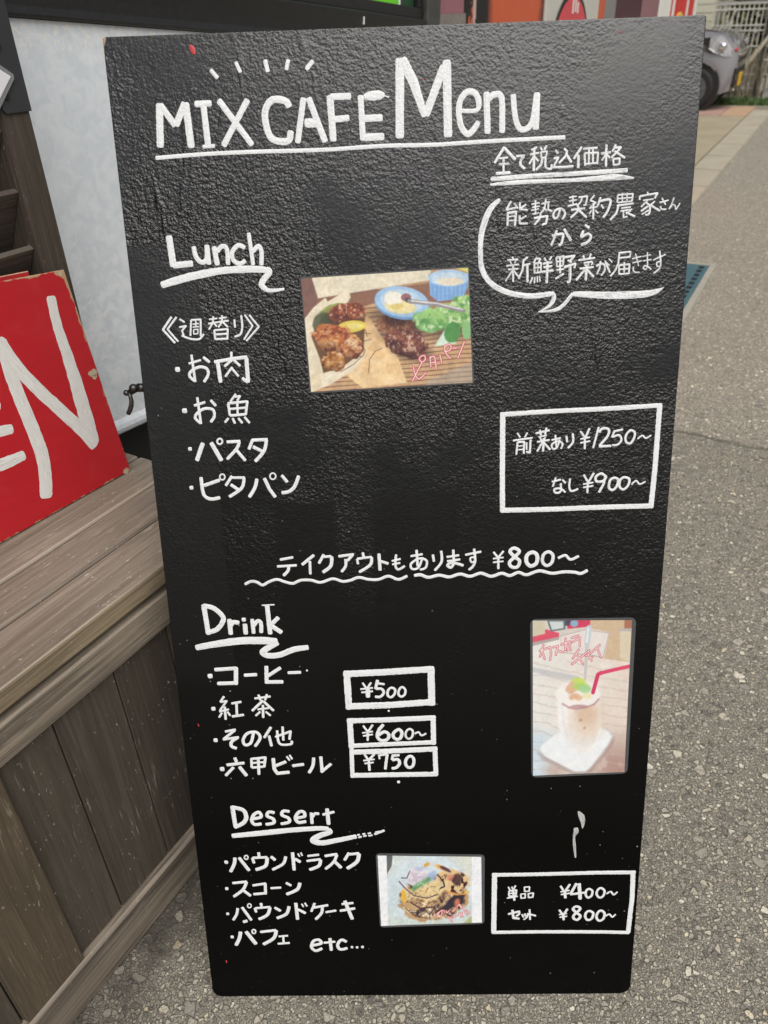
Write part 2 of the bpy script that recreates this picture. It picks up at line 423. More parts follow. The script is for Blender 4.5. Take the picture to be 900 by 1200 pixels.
def mat_sign():
    t = NT('worn_red_paint'); v = t.coord()
    x, y, z = t.xyz(v)
    W0, H0 = 0.3033, 0.3109
    n = t.noise(v, 90, 4, 0.65); n3 = t.noise(v, 22, 3)
    d1 = t.math('SUBTRACT', W0, t.math('ADD', x, 0.0)); d3 = t.math('SUBTRACT', t.math('ADD', H0, t.math('MULTIPLY', t.math('SUBTRACT', x, W0), -0.0894)), y)
    dm = t.math('MINIMUM', d1, t.math('MINIMUM', y, d3))
    # corners wear more
    cnr = t.math('MINIMUM', t.math('ADD', d1, y), t.math('ADD', d1, d3))
    thr = t.math('MULTIPLY', t.math('SUBTRACT', t.math('ADD', n, n3), 1.02), 0.012)
    m1 = t.step(t.math('SUBTRACT', dm, thr), 0.0014, 0.0002)
    m2 = t.step(t.math('ADD', cnr, t.math('MULTIPLY', n, 0.030)), 0.030, 0.026)
    g = t.noise(t.coord((3, 60, 3)), 1.0, 4)
    c = t.mix(g, (0.36, 0.007, 0.013, 1), (0.48, 0.012, 0.018, 1))
    c = t.mix(t.math('MULTIPLY', t.step(n3, 0.55, 0.8), 0.25), c, (0.50, 0.05, 0.05, 1))
    c = t.mix(t.math('MAXIMUM', m1, m2), c, t.mix(n, (0.50, 0.36, 0.20, 1), (0.34, 0.20, 0.12, 1)))
    vo = t.voro(v, 60)
    sp = t.math('MULTIPLY', t.step(vo[0], 0.13, 0.08), t.step(t.xyz(vo[1])[0], 0.965, 0.975))
    c = t.mix(t.math('MULTIPLY', sp, 0.8), c, (0.05, 0.02, 0.02, 1))
    return t.out(c, 0.42, t.bump(t.math('ADD', g, n), 0.0006, 0.35))
M['sign'] = mat_sign()
M['chip'] = plain('bare_wood_chip', (0.50, 0.40, 0.27), 0.7, 0.3, 300)

M['letter'] = mat_white('worn_white_letter_paint', 0.02, (0.70, 0.685, 0.65, 1), (0.58, 0.565, 0.53, 1), (0.30, 0.045, 0.04, 1), nb=0.10)

# ------------------------------------------------------------------ ground
def sheet(name, pts, z, mat, parent=None):
    bm = bmesh.new()
    bm.faces.new([bm.verts.new((p[0], p[1], z)) for p in pts])
    return build(name, bm, mat, parent)

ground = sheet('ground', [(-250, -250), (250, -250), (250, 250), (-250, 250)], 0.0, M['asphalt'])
tag(ground, 'worn grey asphalt lane with exposed pale stones', kind='structure')
UD = Vector((math.cos(rad(62.6)), math.sin(rad(62.6)), 0)); UW = Vector((-UD.y, UD.x, 0))
K0 = Vector((2.075, 5.12, 0))
def kp(a, b, z=0.0):
    p = K0 + UD * a + UW * b
    return (p.x, p.y, z)
def mat_concrete(name, c0, c1, joint=None):
    t = NT(name); v = t.coord()
    n = t.noise(v, 3.0, 5, 0.6); f = t.noise(v, 160, 3)
    k = t.math('ADD', t.math('MULTIPLY', n, 0.7), t.math('MULTIPLY', f, 0.3))
    c = t.mix(t.step(k, 0.3, 0.7), c0, c1)
    return t.out(c, 0.85, t.bump(f, 0.001, 0.4))
M['apron'] = mat_concrete('beige_concrete', (0.27, 0.225, 0.150, 1), (0.37, 0.315, 0.215, 1))
M['kerb'] = mat_concrete('pale_kerb_concrete', (0.31, 0.275, 0.205, 1), (0.41, 0.37, 0.285, 1))
M['pink'] = mat_concrete('pink_paving', (0.33, 0.205, 0.165, 1), (0.41, 0.27, 0.22, 1))
M['orangepave'] = mat_concrete('orange_paving', (0.40, 0.255, 0.155, 1), (0.45, 0.30, 0.195, 1))
M['dirt'] = mat_concrete('pale_dirt', (0.21, 0.18, 0.13, 1), (0.31, 0.275, 0.21, 1))
bm = bmesh.new()
for i in range(9):                                   # kerb stones laid end to end
    a = -0.9 + i * 0.74
    P = [kp(a, 0.0), kp(a + 0.728, 0.0), kp(a + 0.728, 0.235), kp(a, 0.235)]
    vs = [bm.verts.new((p[0], p[1], 0.001)) for p in P] + [bm.verts.new((p[0], p[1], 0.020)) for p in P]
    fs = [bm.faces.new([vs[j] for j in q]) for q in ((4,5,6,7),(0,1,5,4),(1,2,6,5),(2,3,7,6),(3,0,4,7))]
    bmesh.ops.bevel(bm, geom=fs[0].edges[:], offset=0.006, segments=2, affect='EDGES')
tag(build('kerb', bm, M['kerb']), 'pale concrete kerb stones along the beige apron', kind='structure')
bm = bmesh.new()
add_prism(bm, [kp(-0.9, 0.250)[:2], kp(5.1, 0.250)[:2], kp(5.1, 7.0)[:2], kp(-0.9, 7.0)[:2]], 0.001, 0.016)
tag(build('forecourt', bm, M['apron']), 'beige concrete forecourt beside the kerb', kind='structure')
bm = bmesh.new()
add_prism(bm, [kp(5.12, 0.55)[:2], kp(6.15, 0.55)[:2], kp(6.15, 7.0)[:2], kp(5.12, 7.0)[:2]], 0.001, 0.018)
tag(build('pink_pavement', bm, M['pink']), 'pink paving strip in front of the parked car', kind='structure')
bm = bmesh.new()
add_prism(bm, [kp(5.12, 0.245)[:2], kp(6.15, 0.245)[:2], kp(6.15, 0.535)[:2], kp(5.12, 0.535)[:2]], 0.001, 0.019)
tag(build('orange_pavement', bm, M['orangepave']), 'small orange paving patch at the end of the kerb', kind='structure')
dirt = sheet('verge', [kp(6.2, -6)[:2], kp(30, -6)[:2], kp(30, 14)[:2], kp(6.2, 14)[:2]], 0.006, M['dirt'])
tag(dirt, 'pale dirt verge under the fence', kind='structure')
M['roadpaint'] = plain('worn_road_paint', (0.62, 0.62, 0.59), 0.7, 0.3, 60)
bm = bmesh.new()
for (a0, b0, a1, b1) in ((3.35, -0.62, 3.52, -0.40), (3.60, -0.70, 3.75, -0.36), (3.42, -1.2, 3.58, -0.72), (3.85, -1.25, 4.02, -0.48)):
    bm.faces.new([bm.verts.new(kp(*q, 0.005)) for q in ((a0, b0), (a1, b0), (a1, b1), (a0, b1))])
tag(build('road_marking', bm, M['roadpaint']), 'worn white paint bars on the asphalt', kind='structure')

# teal drain cover let into the asphalt
M['teal'] = plain('teal_cast_cover', (0.055, 0.135, 0.165), 0.5, 0.25, 60, 0.4)
M['drainrim'] = plain('drain_rim_concrete', (0.36, 0.345, 0.29), 0.8, 0.2, 60)
M['hole'] = plain('drain_hole_dark', (0.006, 0.007, 0.008), 0.9)
drain = empty('drain_cover', (1.665, 3.620, 0.0), (0, 0, rad(62.6)))     # local x along the lane, far right corner at the origin
tag(drain, 'teal drain cover with small dark slots set in the asphalt', 'drain cover')
bm = bmesh.new()
for q in ((-0.98, 0.015, -0.03, 0.0), (-0.98, 0.015, 0.46, 0.49), (-0.012, 0.018, 0.0, 0.46), (-0.98, -0.95, 0.0, 0.46)):
    add_box(bm, q[0], q[1], q[2], q[3], 0.001, 0.008)
build('rim', bm, M['drainrim'], drain)
bm = bmesh.new(); add_box(bm, -0.948, -0.014, 0.002, 0.458, 0.001, 0.006, 0.001)
cov = build('cover_plate', bm, M['teal'], drain)
bm = bmesh.new()
for i in range(12):
    for j in range(6):
        if (i + j) % 2 == 0 or j == 0:
            x = -0.06 - i * 0.076; y = 0.035 + j * 0.078
            add_box(bm, x - 0.022, x + 0.022, y - 0.013, y + 0.013, 0.0062, 0.0075, 0)
build('slots', bm, M['hole'], cov)

# ------------------------------------------------------------------ brush strokes
def catmull(P, n=8):
    out = []
    for i in range(len(P) - 1):
        p0 = P[max(i-1, 0)]; p1 = P[i]; p2 = P[i+1]; p3 = P[min(i+2, len(P)-1)]
        for k in range(n):
            t = k / n
            out.append(0.5 * ((2*p1) + (-p0+p2)*t + (2*p0-5*p1+4*p2-p3)*t*t + (-p0+3*p1-3*p2+p3)*t**3))
    out.append(P[-1])
    return out

def add_stroke(bm, flag, w, pts, base, rng, dome=0.25, ragged=0.05):
    """one brush stroke: a low domed ribbon lying on the plane z=0 (all millimetres -> metres)"""
    P = [np.array((p[0], p[1], p[2] if len(p) > 2 else w), float) for p in pts]
    closed = flag == 'o'
    if flag in ('c', 'o') and len(P) > 2:
        if closed:
            Q = [P[-2]] + P + [P[1]]
            P = catmull(Q, 8)[8:-8]
        else:
            P = catmull(P, 8)
    S = [P[0]]
    for a, b in zip(P[:-1], P[1:]):
        L = np.hypot(*(b - a)[:2]); stp = max(0.7, 0.22 * min(a[2], b[2])); n = max(1, int(L / stp))
        for k in range(1, n + 1): S.append(a + (b - a) * k / n)
    S = np.array(S)
    keep = [0]
    for i in range(1, len(S)):
        if np.hypot(*(S[i] - S[keep[-1]])[:2]) > 0.15: keep.append(i)
    S = S[keep]
    if len(S) < 2: return
    seg = np.hypot(*(S[1:, :2] - S[:-1, :2]).T); s = np.concatenate([[0], np.cumsum(seg)]); tot = s[-1]
    fine = []
    for i in range(len(S)):
        if not closed and i in (0, len(S) - 1): pass
        fine.append(S[i])
    # denser ends so that they round off
    if not closed:
        w0, w1 = S[0][2], S[-1][2]
        ex = sorted(set([0.0] + [min(tot * 0.3, w0 * f) for f in (0.05, 0.14, 0.3)] + [tot - min(tot * 0.3, w1 * f) for f in (0.3, 0.14, 0.05)] + [tot] + [v for v in s if min(tot*0.3, w0*0.4) < v < tot - min(tot*0.3, w1*0.4)]))
        S = np.stack([np.interp(ex, s, S[:, j]) for j in range(3)], 1); s = np.array(ex)
    n = len(S)
    T = np.gradient(S[:, :2], axis=0)
    T /= np.maximum(np.hypot(T[:, 0], T[:, 1]), 1e-6)[:, None]
    N = np.stack([-T[:, 1], T[:, 0]], 1)
    ph = rng.uniform(0, 100)
    rows = []
    for i in range(n):
        ww = S[i][2]
        e = 1.0
        if not closed:
            dd = min(s[i], tot - s[i]) / max(ww, 0.3)
            e = 0.50 + 0.50 * math.sqrt(max(0.0, 1 - (1 - min(dd / 0.32, 1)) ** 2))
        l = 0.5 * ww * e * (1 + ragged * 1.6 * mnoise.noise((s[i] * 0.55 + ph, 1.3, 0)) + ragged * mnoise.noise((s[i] * 2.1 + ph, 5.1, 0)))
        r = 0.5 * ww * e * (1 + ragged * 1.6 * mnoise.noise((s[i] * 0.55 + ph, 9.7, 0)) + ragged * mnoise.noise((s[i] * 2.1 + ph, 3.3, 0)))
        z0 = base + 0.04 * i / n
        row = []; lay = bm.verts.layers.float_vector['brush']
        for k, (off, hh) in enumerate(((l, 0.0), (l * 0.72, 0.8), (0.0, 1.0), (-r * 0.72, 0.8), (-r, 0.0))):
            row.append(bm.verts.new(((S[i][0] + N[i][0] * off) / 1000, (S[i][1] + N[i][1] * off) / 1000, (z0 + dome * hh) / 1000)))
            row[-1][lay] = (s[i] + ph * 9, off + ph, ph)
        rows.append(row)
    for i in range(n - 1):
        for k in range(4):
            bm.faces.new((rows[i][k], rows[i+1][k], rows[i+1][k+1], rows[i][k+1]))
    if closed:
        for k in range(4):
            bm.faces.new((rows[-1][k], rows[0][k], rows[0][k+1], rows[-1][k+1]))

def parse(txt):
    for it in txt.split(';'):
        h, b = it.split(':')
        flag = h[0] if h[0] in 'co' else ''
        yield flag, float(h[len(flag):]), [tuple(float(a) for a in p.split(',')) for p in b.split(' ')]

def lettering(name, txt, mat, parent, seed, z0=0.30, dome=0.25, ragged=0.05):
    rng = random.Random(seed); bm = bmesh.new(); bm.verts.layers.float_vector.new('brush')
    for i, (flag, w, pts) in enumerate(parse(txt)):
        add_stroke(bm, flag, w, pts, z0 + 0.006 * (i % 29) + 0.0017 * (i // 29), rng, dome, ragged)
    me = bpy.data.meshes.new(name); bm.to_mesh(me); bm.free()
    for p in me.polygons: p.use_smooth = True
    me.materials.append(mat)
    return link(bpy.data.objects.new(name, me), parent)

TXT = {'title_lettering': '7.30:-248.9,1167.2 -252.5,1125.8;6.31:-248.5,1166.1 -234.4,1145.4;6.71:-234.4,1145.4 -222.6,1167.2;7.29:-222.1,1167.2 -220.2,1124.4;5.97:-213.0,1165.3 -195.4,1165.5;6.30:-204.0,1163.8 -202.6,1125.9;3.73:-208.6,1125.3 -195.5,1125.7;5.95:-188.2,1168.5 -156.6,1125.0;5.95:-158.1,1168.0 -187.1,1125.0;c6.63:-116.0,1159.2 -119.9,1165.2 -132.9,1166.7 -140.9,1157.6 -141.2,1144.1 -137.1,1132.0 -128.5,1128.0 -118.8,1128.7 -116.1,1137.8;3.91:-194.0,1196.1 -186.9,1187.9;3.57:-167.8,1202.3 -163.5,1192.4;4.21:-138.1,1203.2 -135.8,1191.8;3.88:-114.4,1202.8 -117.3,1193.1;4.21:-89.7,1200.9 -97.4,1192.8;5.93:-101.3,1167.8 -109.8,1125.5;6.26:-96.3,1167.6 -81.0,1125.5;8.68:-101.6,1144.2 -87.1,1144.0;6.91:-74.4,1169.1 -72.7,1126.0;6.26:-74.5,1167.6 -52.8,1167.5;5.99:-72.9,1146.5 -55.4,1147.8;5.92:-43.2,1168.2 -42.2,1125.9;c8.22:-40.2,1166.5,4.93 -32.9,1167.2,8.55 -24.2,1167.6,8.55 -18.6,1167.7,3.29;1.31:-20.7,1167.5 -14.2,1165.1;6.65:-42.3,1146.5 -21.3,1146.8;7.05:-42.9,1129.0 -20.1,1129.2;8.71:-2.6,1200.4 -4.3,1126.8;9.67:-0.9,1200.1 10.6,1178.6 21.9,1146.2,6.45;7.87:22.3,1147.0 41.7,1192.2;8.46:44.3,1197.4 45.3,1126.4;c3.92:-258.6,1116.1 -206.6,1118.3 -158.4,1118.9 -108.8,1118.6 -73.4,1118.8 -20.3,1120.4 32.5,1119.9 85.1,1121.4 165.4,1122.8;c5.95:58.8,1150.6,3.96 74.4,1150.7,4.30 76.5,1159.5 71.8,1167.1 64.0,1167.3 57.9,1160.0 56.4,1149.1 58.8,1136.4 64.9,1129.0 71.4,1132.8 76.6,1140.3,4.63;6.21:84.3,1167.3 85.9,1128.4;c5.91:85.6,1159.9 91.6,1164.4 98.2,1163.8 100.3,1155.6 100.7,1128.7;c5.56:111.4,1164.3 112.9,1148.9 115.4,1137.8 119.9,1131.7 126.8,1132.7 131.8,1140.5 134.7,1162.3;6.53:135.3,1165.1 134.9,1130.6',
 'tax_note': '2.69:103.2,1115.7 93.2,1100.5;3.03:102.7,1115.1 114.8,1103.1;2.03:97.9,1104.7 107.2,1105.4;2.03:97.6,1099.0 108.6,1099.5;2.37:102.5,1104.9 102.7,1091.2;3.07:94.6,1090.5 109.8,1091.0;2.36:115.1,1106.3 124.6,1107.0;c2.70:123.6,1106.4 120.5,1102.4 120.2,1098.0 124.9,1094.0;2.18:136.9,1114.3 130.8,1111.6;2.02:129.5,1107.5 139.3,1109.0;2.52:133.9,1112.8 133.9,1091.7;2.02:133.6,1105.7 129.0,1098.4;2.02:134.7,1105.2 138.5,1100.7;2.01:140.0,1114.2 142.2,1111.0;2.18:146.8,1115.7 143.9,1111.4;1.85:140.8,1109.6 147.3,1110.0 146.1,1104.4 141.5,1103.9 140.8,1109.6;2.36:142.6,1103.7 141.4,1097.7 136.2,1092.3;c2.36:145.9,1103.6 146.0,1095.1 151.5,1093.2 152.3,1097.7;2.35:155.3,1110.9 158.6,1107.6;2.19:153.9,1102.9 159.1,1104.0 155.8,1098.1 154.2,1093.7;c2.37:154.1,1094.9 162.9,1094.6 174.9,1095.1;2.18:164.4,1112.2 167.6,1109.5 166.4,1105.1 159.6,1098.3;2.52:166.9,1107.0 172.6,1098.7;2.51:182.5,1113.3 174.6,1101.9;2.69:179.4,1105.8 179.7,1093.0;2.18:183.8,1111.3 198.7,1111.8;2.02:185.6,1106.7 186.8,1095.0;2.02:185.6,1106.9 199.6,1107.3 199.1,1096.3;2.03:186.8,1096.7 199.0,1097.3;2.01:190.0,1111.1 190.6,1097.0;2.01:194.1,1111.3 194.8,1097.4;2.19:202.4,1106.2 212.7,1107.4;2.34:207.6,1114.8 208.3,1093.7;2.02:207.6,1105.4 203.6,1099.6;2.02:208.4,1105.4 212.1,1101.7;2.17:217.5,1114.5 214.1,1107.7;2.18:216.5,1111.3 222.9,1111.7 213.2,1101.7;2.35:216.3,1108.4 227.5,1101.3;2.02:215.3,1101.2 216.0,1094.7;2.02:215.3,1100.7 222.1,1101.1 221.9,1095.3;2.03:216.0,1095.0 222.3,1095.6;c4.44:89.3,1085.2 129.7,1087.0 170.2,1087.9 230.9,1089.5;c3.43:88.7,1079.9,2.06 108.5,1081.0,4.11 129.8,1081.7,4.11 170.5,1081.8,3.77 202.2,1082.8,5.14 219.8,1083.3,5.82 237.9,1081.9,1.71',
 'farm_note': 'c5.46:99.3,1065.5,3.74 90.1,1057.2,5.75 84.0,1045.2,6.33 80.2,1031.1,5.75 79.2,1016.9,5.18 79.9,1002.4,5.18 80.8,999.5,5.46;c5.65:79.8,1002.4,5.65 81.9,994.3 87.8,984.6 97.9,976.3 114.1,969.9 134.1,966.8 151.7,968.1,5.35 159.5,969.1,3.27;c4.22:158.9,969.1,3.62 158.8,962.7,4.82 153.7,955.4,3.32 142.6,949.6,0.90;c3.05:142.6,949.6,0.91 160.7,951.5,3.66 169.8,956.9,3.96 179.5,968.5,3.35;c6.63:178.9,967.9,5.12 192.4,967.0,6.33 212.3,965.5,7.23 230.7,965.0,7.84 255.1,965.5,7.23 268.7,967.8,5.12 276.9,972.0,0.45;2.30:111.2,1063.2 106.0,1054.7;2.02:106.0,1054.7 117.3,1057.1;1.73:114.2,1060.9 118.5,1055.8;2.32:107.8,1052.7 107.6,1039.2;2.32:107.8,1051.8 116.3,1052.7 115.5,1038.6;1.45:108.2,1048.0 115.4,1048.5;1.45:108.3,1044.1 115.4,1044.4;2.01:120.2,1062.1 120.4,1055.1 128.7,1054.0;1.87:126.9,1059.7 121.2,1055.9;2.17:120.1,1049.4 120.6,1041.0 129.0,1040.8;1.88:127.6,1048.4 121.0,1045.0;1.58:132.3,1059.5 141.0,1060.8;1.72:136.5,1063.5 136.4,1053.5;1.44:133.1,1056.4 141.1,1057.4;1.59:132.0,1053.5 140.4,1054.8;1.59:133.5,1049.8 140.5,1051.1;1.73:136.7,1053.5 136.8,1049.3;1.73:142.7,1059.5 151.4,1061.4;1.72:147.4,1064.3 146.1,1054.6 141.3,1049.4;1.87:150.3,1061.2 149.8,1053.8 154.4,1051.9;1.44:144.1,1056.1 148.7,1052.9;2.32:135.1,1045.8 149.4,1047.5 148.2,1040.2 144.0,1038.9;2.17:142.5,1049.4 140.9,1044.7 135.8,1039.2;c2.31:162.3,1053.9 160.8,1047.2 157.1,1044.9 155.5,1048.7 158.2,1053.2 164.0,1054.1 167.9,1049.5 165.1,1043.7;1.58:171.4,1064.9 179.4,1066.0;1.58:171.3,1061.4 179.5,1062.6;1.58:175.3,1067.0 175.9,1057.1;1.87:170.3,1056.6 180.4,1058.5;1.86:181.2,1064.9 190.5,1065.7 189.1,1057.5 186.6,1056.8;1.72:185.2,1064.9 183.8,1060.5 179.9,1056.1;2.02:174.0,1052.8 188.8,1054.1;2.16:181.7,1056.4 180.3,1050.5 173.7,1045.0;2.31:181.9,1052.5 190.7,1044.9;1.72:197.8,1066.7 193.8,1061.6 199.5,1059.2 193.4,1054.4;1.59:193.0,1053.8 201.5,1055.1;2.01:197.2,1059.0 197.6,1042.9;1.59:195.4,1051.8 193.1,1048.1;1.59:199.3,1051.7 202.4,1048.5;2.01:204.3,1064.5 201.5,1055.5;c2.44:203.8,1060.6 214.5,1061.4 212.4,1051.0 207.9,1044.3;1.87:205.0,1057.1 208.1,1053.1;1.72:222.0,1066.0 221.9,1058.4;1.72:222.0,1065.9 237.7,1066.7 237.1,1059.3;1.43:222.2,1062.4 237.2,1063.1;1.58:222.7,1058.5 237.1,1059.5;1.57:226.6,1067.8 227.1,1058.9;1.57:231.4,1067.9 232.0,1059.3;2.01:221.5,1055.6 239.2,1057.3;2.30:223.4,1055.8 221.5,1048.2 215.4,1041.8;1.58:226.1,1052.8 236.3,1053.8;1.73:225.5,1050.1 237.9,1051.4;1.73:228.8,1050.1 229.2,1043.5 233.3,1044.8;1.59:236.5,1050.3 231.7,1047.0;2.02:231.5,1048.8 241.5,1044.3;1.71:252.8,1068.1 253.3,1065.1;1.72:244.8,1064.5 245.2,1060.5;2.00:245.0,1064.0 263.2,1066.6 260.6,1061.4;1.58:248.6,1059.8 259.5,1061.0;1.72:253.4,1059.8 246.8,1053.5;c2.01:252.0,1057.8 256.1,1053.9 255.7,1046.5 251.6,1045.7;2.01:254.5,1054.2 247.1,1049.3;1.58:255.5,1050.4 248.0,1046.1;1.58:261.1,1058.9 256.4,1054.6;2.15:255.9,1055.6 267.1,1049.1;1.58:265.8,1057.2 275.2,1059.3;1.57:268.0,1061.8 272.5,1054.8;c1.58:267.1,1053.9 268.5,1050.8 273.5,1050.6;c1.57:280.7,1061.8 278.8,1055.6 276.2,1050.3;c1.44:276.5,1050.8 280.0,1054.9 282.5,1053.4 283.6,1050.0 287.3,1056.3;c2.63:154.7,1027.6 165.3,1029.4 166.5,1025.8 164.8,1019.4 161.8,1018.1;2.48:159.8,1033.4 158.2,1027.5 154.4,1017.9;2.91:167.4,1034.3 175.2,1022.1;2.62:188.9,1037.6 194.2,1034.2;c2.77:188.0,1032.0 186.0,1026.0 192.6,1028.6 196.1,1025.7 193.3,1020.8 185.9,1017.5;1.78:113.4,1007.8 114.4,1004.9;1.93:107.9,1004.4 119.8,1004.9;1.48:111.1,1003.7 112.2,1000.5;1.48:117.4,1004.2 116.1,1000.8;1.93:107.0,998.6 120.7,999.8;1.94:108.8,994.9 120.0,995.4;2.08:114.3,999.2 114.6,982.0;1.94:113.7,993.4 106.5,982.9;1.94:115.2,993.4 120.3,987.1;2.22:129.8,1007.1 124.6,1003.0;2.23:125.3,1003.3 124.6,993.9 120.4,984.8;1.93:125.7,998.8 133.0,1000.2;2.53:129.5,999.5 130.0,981.0;1.92:139.5,1006.8 136.0,1000.5;1.93:138.9,1005.1 143.3,1005.1 141.6,1001.2;1.93:137.1,1000.1 137.4,990.3;1.93:137.1,1000.1 144.2,1000.9 143.9,990.8;1.64:137.2,995.7 143.7,996.2;1.63:140.6,1000.0 140.8,990.9;1.79:137.3,990.4 144.2,991.1;1.79:135.5,986.5 132.7,979.4;1.79:137.9,986.2 137.5,980.0;1.49:140.5,986.8 140.8,980.7;1.49:142.8,987.1 143.4,981.3;1.92:147.2,1005.9 149.3,1002.5;1.92:155.4,1007.2 152.9,1003.2;2.23:145.9,999.7 156.3,1001.0;2.23:146.8,996.0 156.2,997.2;2.54:144.9,991.4 157.8,992.6;2.67:151.1,1002.6 150.6,979.5;1.92:160.1,1005.9 161.0,996.2;2.07:160.1,1005.5 168.2,1006.8 167.5,997.5;1.63:160.9,1001.3 167.5,1002.1;2.07:164.0,1005.8 164.9,989.5;1.78:161.0,996.3 167.7,997.3;1.79:160.6,992.7 169.0,993.8;2.24:159.9,983.9 168.9,989.0;2.37:169.2,1005.7 179.6,1007.0 174.9,1001.7;2.22:172.3,1002.7 176.8,1000.1;2.68:168.7,995.4 180.7,999.0 179.8,994.2;c2.97:175.1,997.5 175.4,982.2 172.3,980.5;2.07:183.7,1002.2 201.6,1004.2;1.92:188.8,1007.1 190.2,1001.9;1.92:196.8,1008.9 195.3,1002.5;1.93:198.8,1000.5 189.4,999.2;1.48:190.2,998.7 191.5,996.0;1.48:194.9,999.1 194.7,996.0;1.48:199.4,1000.0 197.7,996.6;2.08:185.6,993.5 200.7,994.8;2.67:193.0,997.8 192.5,981.3;2.38:191.5,992.7 182.1,981.6;2.53:193.5,992.6 201.0,984.4;c2.08:202.9,995.7 208.4,997.9 211.8,996.5 212.1,990.7 208.6,985.7;2.07:207.4,1000.8 206.7,993.7 204.1,987.5;2.07:212.5,1000.1 218.1,988.6;1.33:211.7,1001.3 217.2,995.6;1.33:215.9,1002.9 220.0,999.0;1.92:226.1,1008.4 239.0,1009.3 238.3,1003.3;1.77:227.0,1003.3 238.4,1004.0;1.92:227.0,1008.6 226.5,998.3 223.9,991.1 218.7,984.6;1.93:227.4,996.3 228.0,986.3;1.93:227.4,995.9 238.4,996.6 238.3,986.6;1.49:228.0,991.7 238.2,992.1;1.92:232.7,999.1 233.3,986.9;1.79:228.3,986.7 238.2,987.2;1.33:240.7,1002.0 250.6,1004.2;1.33:241.4,997.7 251.7,999.9;1.33:244.1,1007.4 248.2,994.4;c1.48:242.7,994.2 242.9,990.2 245.3,988.3 249.5,988.2;1.33:251.5,1003.9 260.6,1005.8;1.33:252.6,999.5 261.4,1000.9;1.32:256.5,1008.5 257.8,994.5;c1.48:257.7,994.8 256.0,990.7 253.3,992.6 256.2,994.5 262.1,990.6;1.33:263.1,1000.0 276.3,1005.6;c1.76:269.5,1009.6 271.5,997.0 270.4,991.2 264.4,986.4;o1.48:271.1,998.0 267.4,997.4 268.1,993.7 271.4,994.4',
 'lunch_heading': '7.10:-252.9,1039.9 -251.3,1007.7;6.49:-252.1,1009.4 -229.7,1010.9;c4.99:-227.4,1028.3 -225.7,1017.4 -220.0,1011.7 -214.5,1015.4 -213.1,1029.3;4.99:-213.1,1029.3 -212.5,1009.0;5.35:-205.6,1027.6 -203.5,1008.1;c4.65:-203.2,1021.7 -196.8,1027.4 -191.9,1024.3 -192.0,1008.1;c4.63:-172.2,1025.0 -179.3,1027.9 -186.2,1021.5 -186.0,1013.2 -179.3,1009.1 -172.6,1012.5;4.24:-167.3,1040.3 -164.9,1007.0;c4.64:-164.6,1020.6 -158.3,1026.3 -155.0,1021.0 -156.1,1006.7;c7.65:-266.9,989.4,6.92 -246.2,994.6,8.02 -221.5,999.6,8.02 -195.2,1002.9,7.29 -167.4,1003.2,7.29 -150.5,1002.0,6.19;c6.12:-151.7,1002.8,6.12 -147.7,999.8,6.12 -154.4,992.2,6.48 -157.2,986.5,6.48 -151.4,981.2,4.68 -143.1,980.6,3.60 -132.8,981.7,2.52',
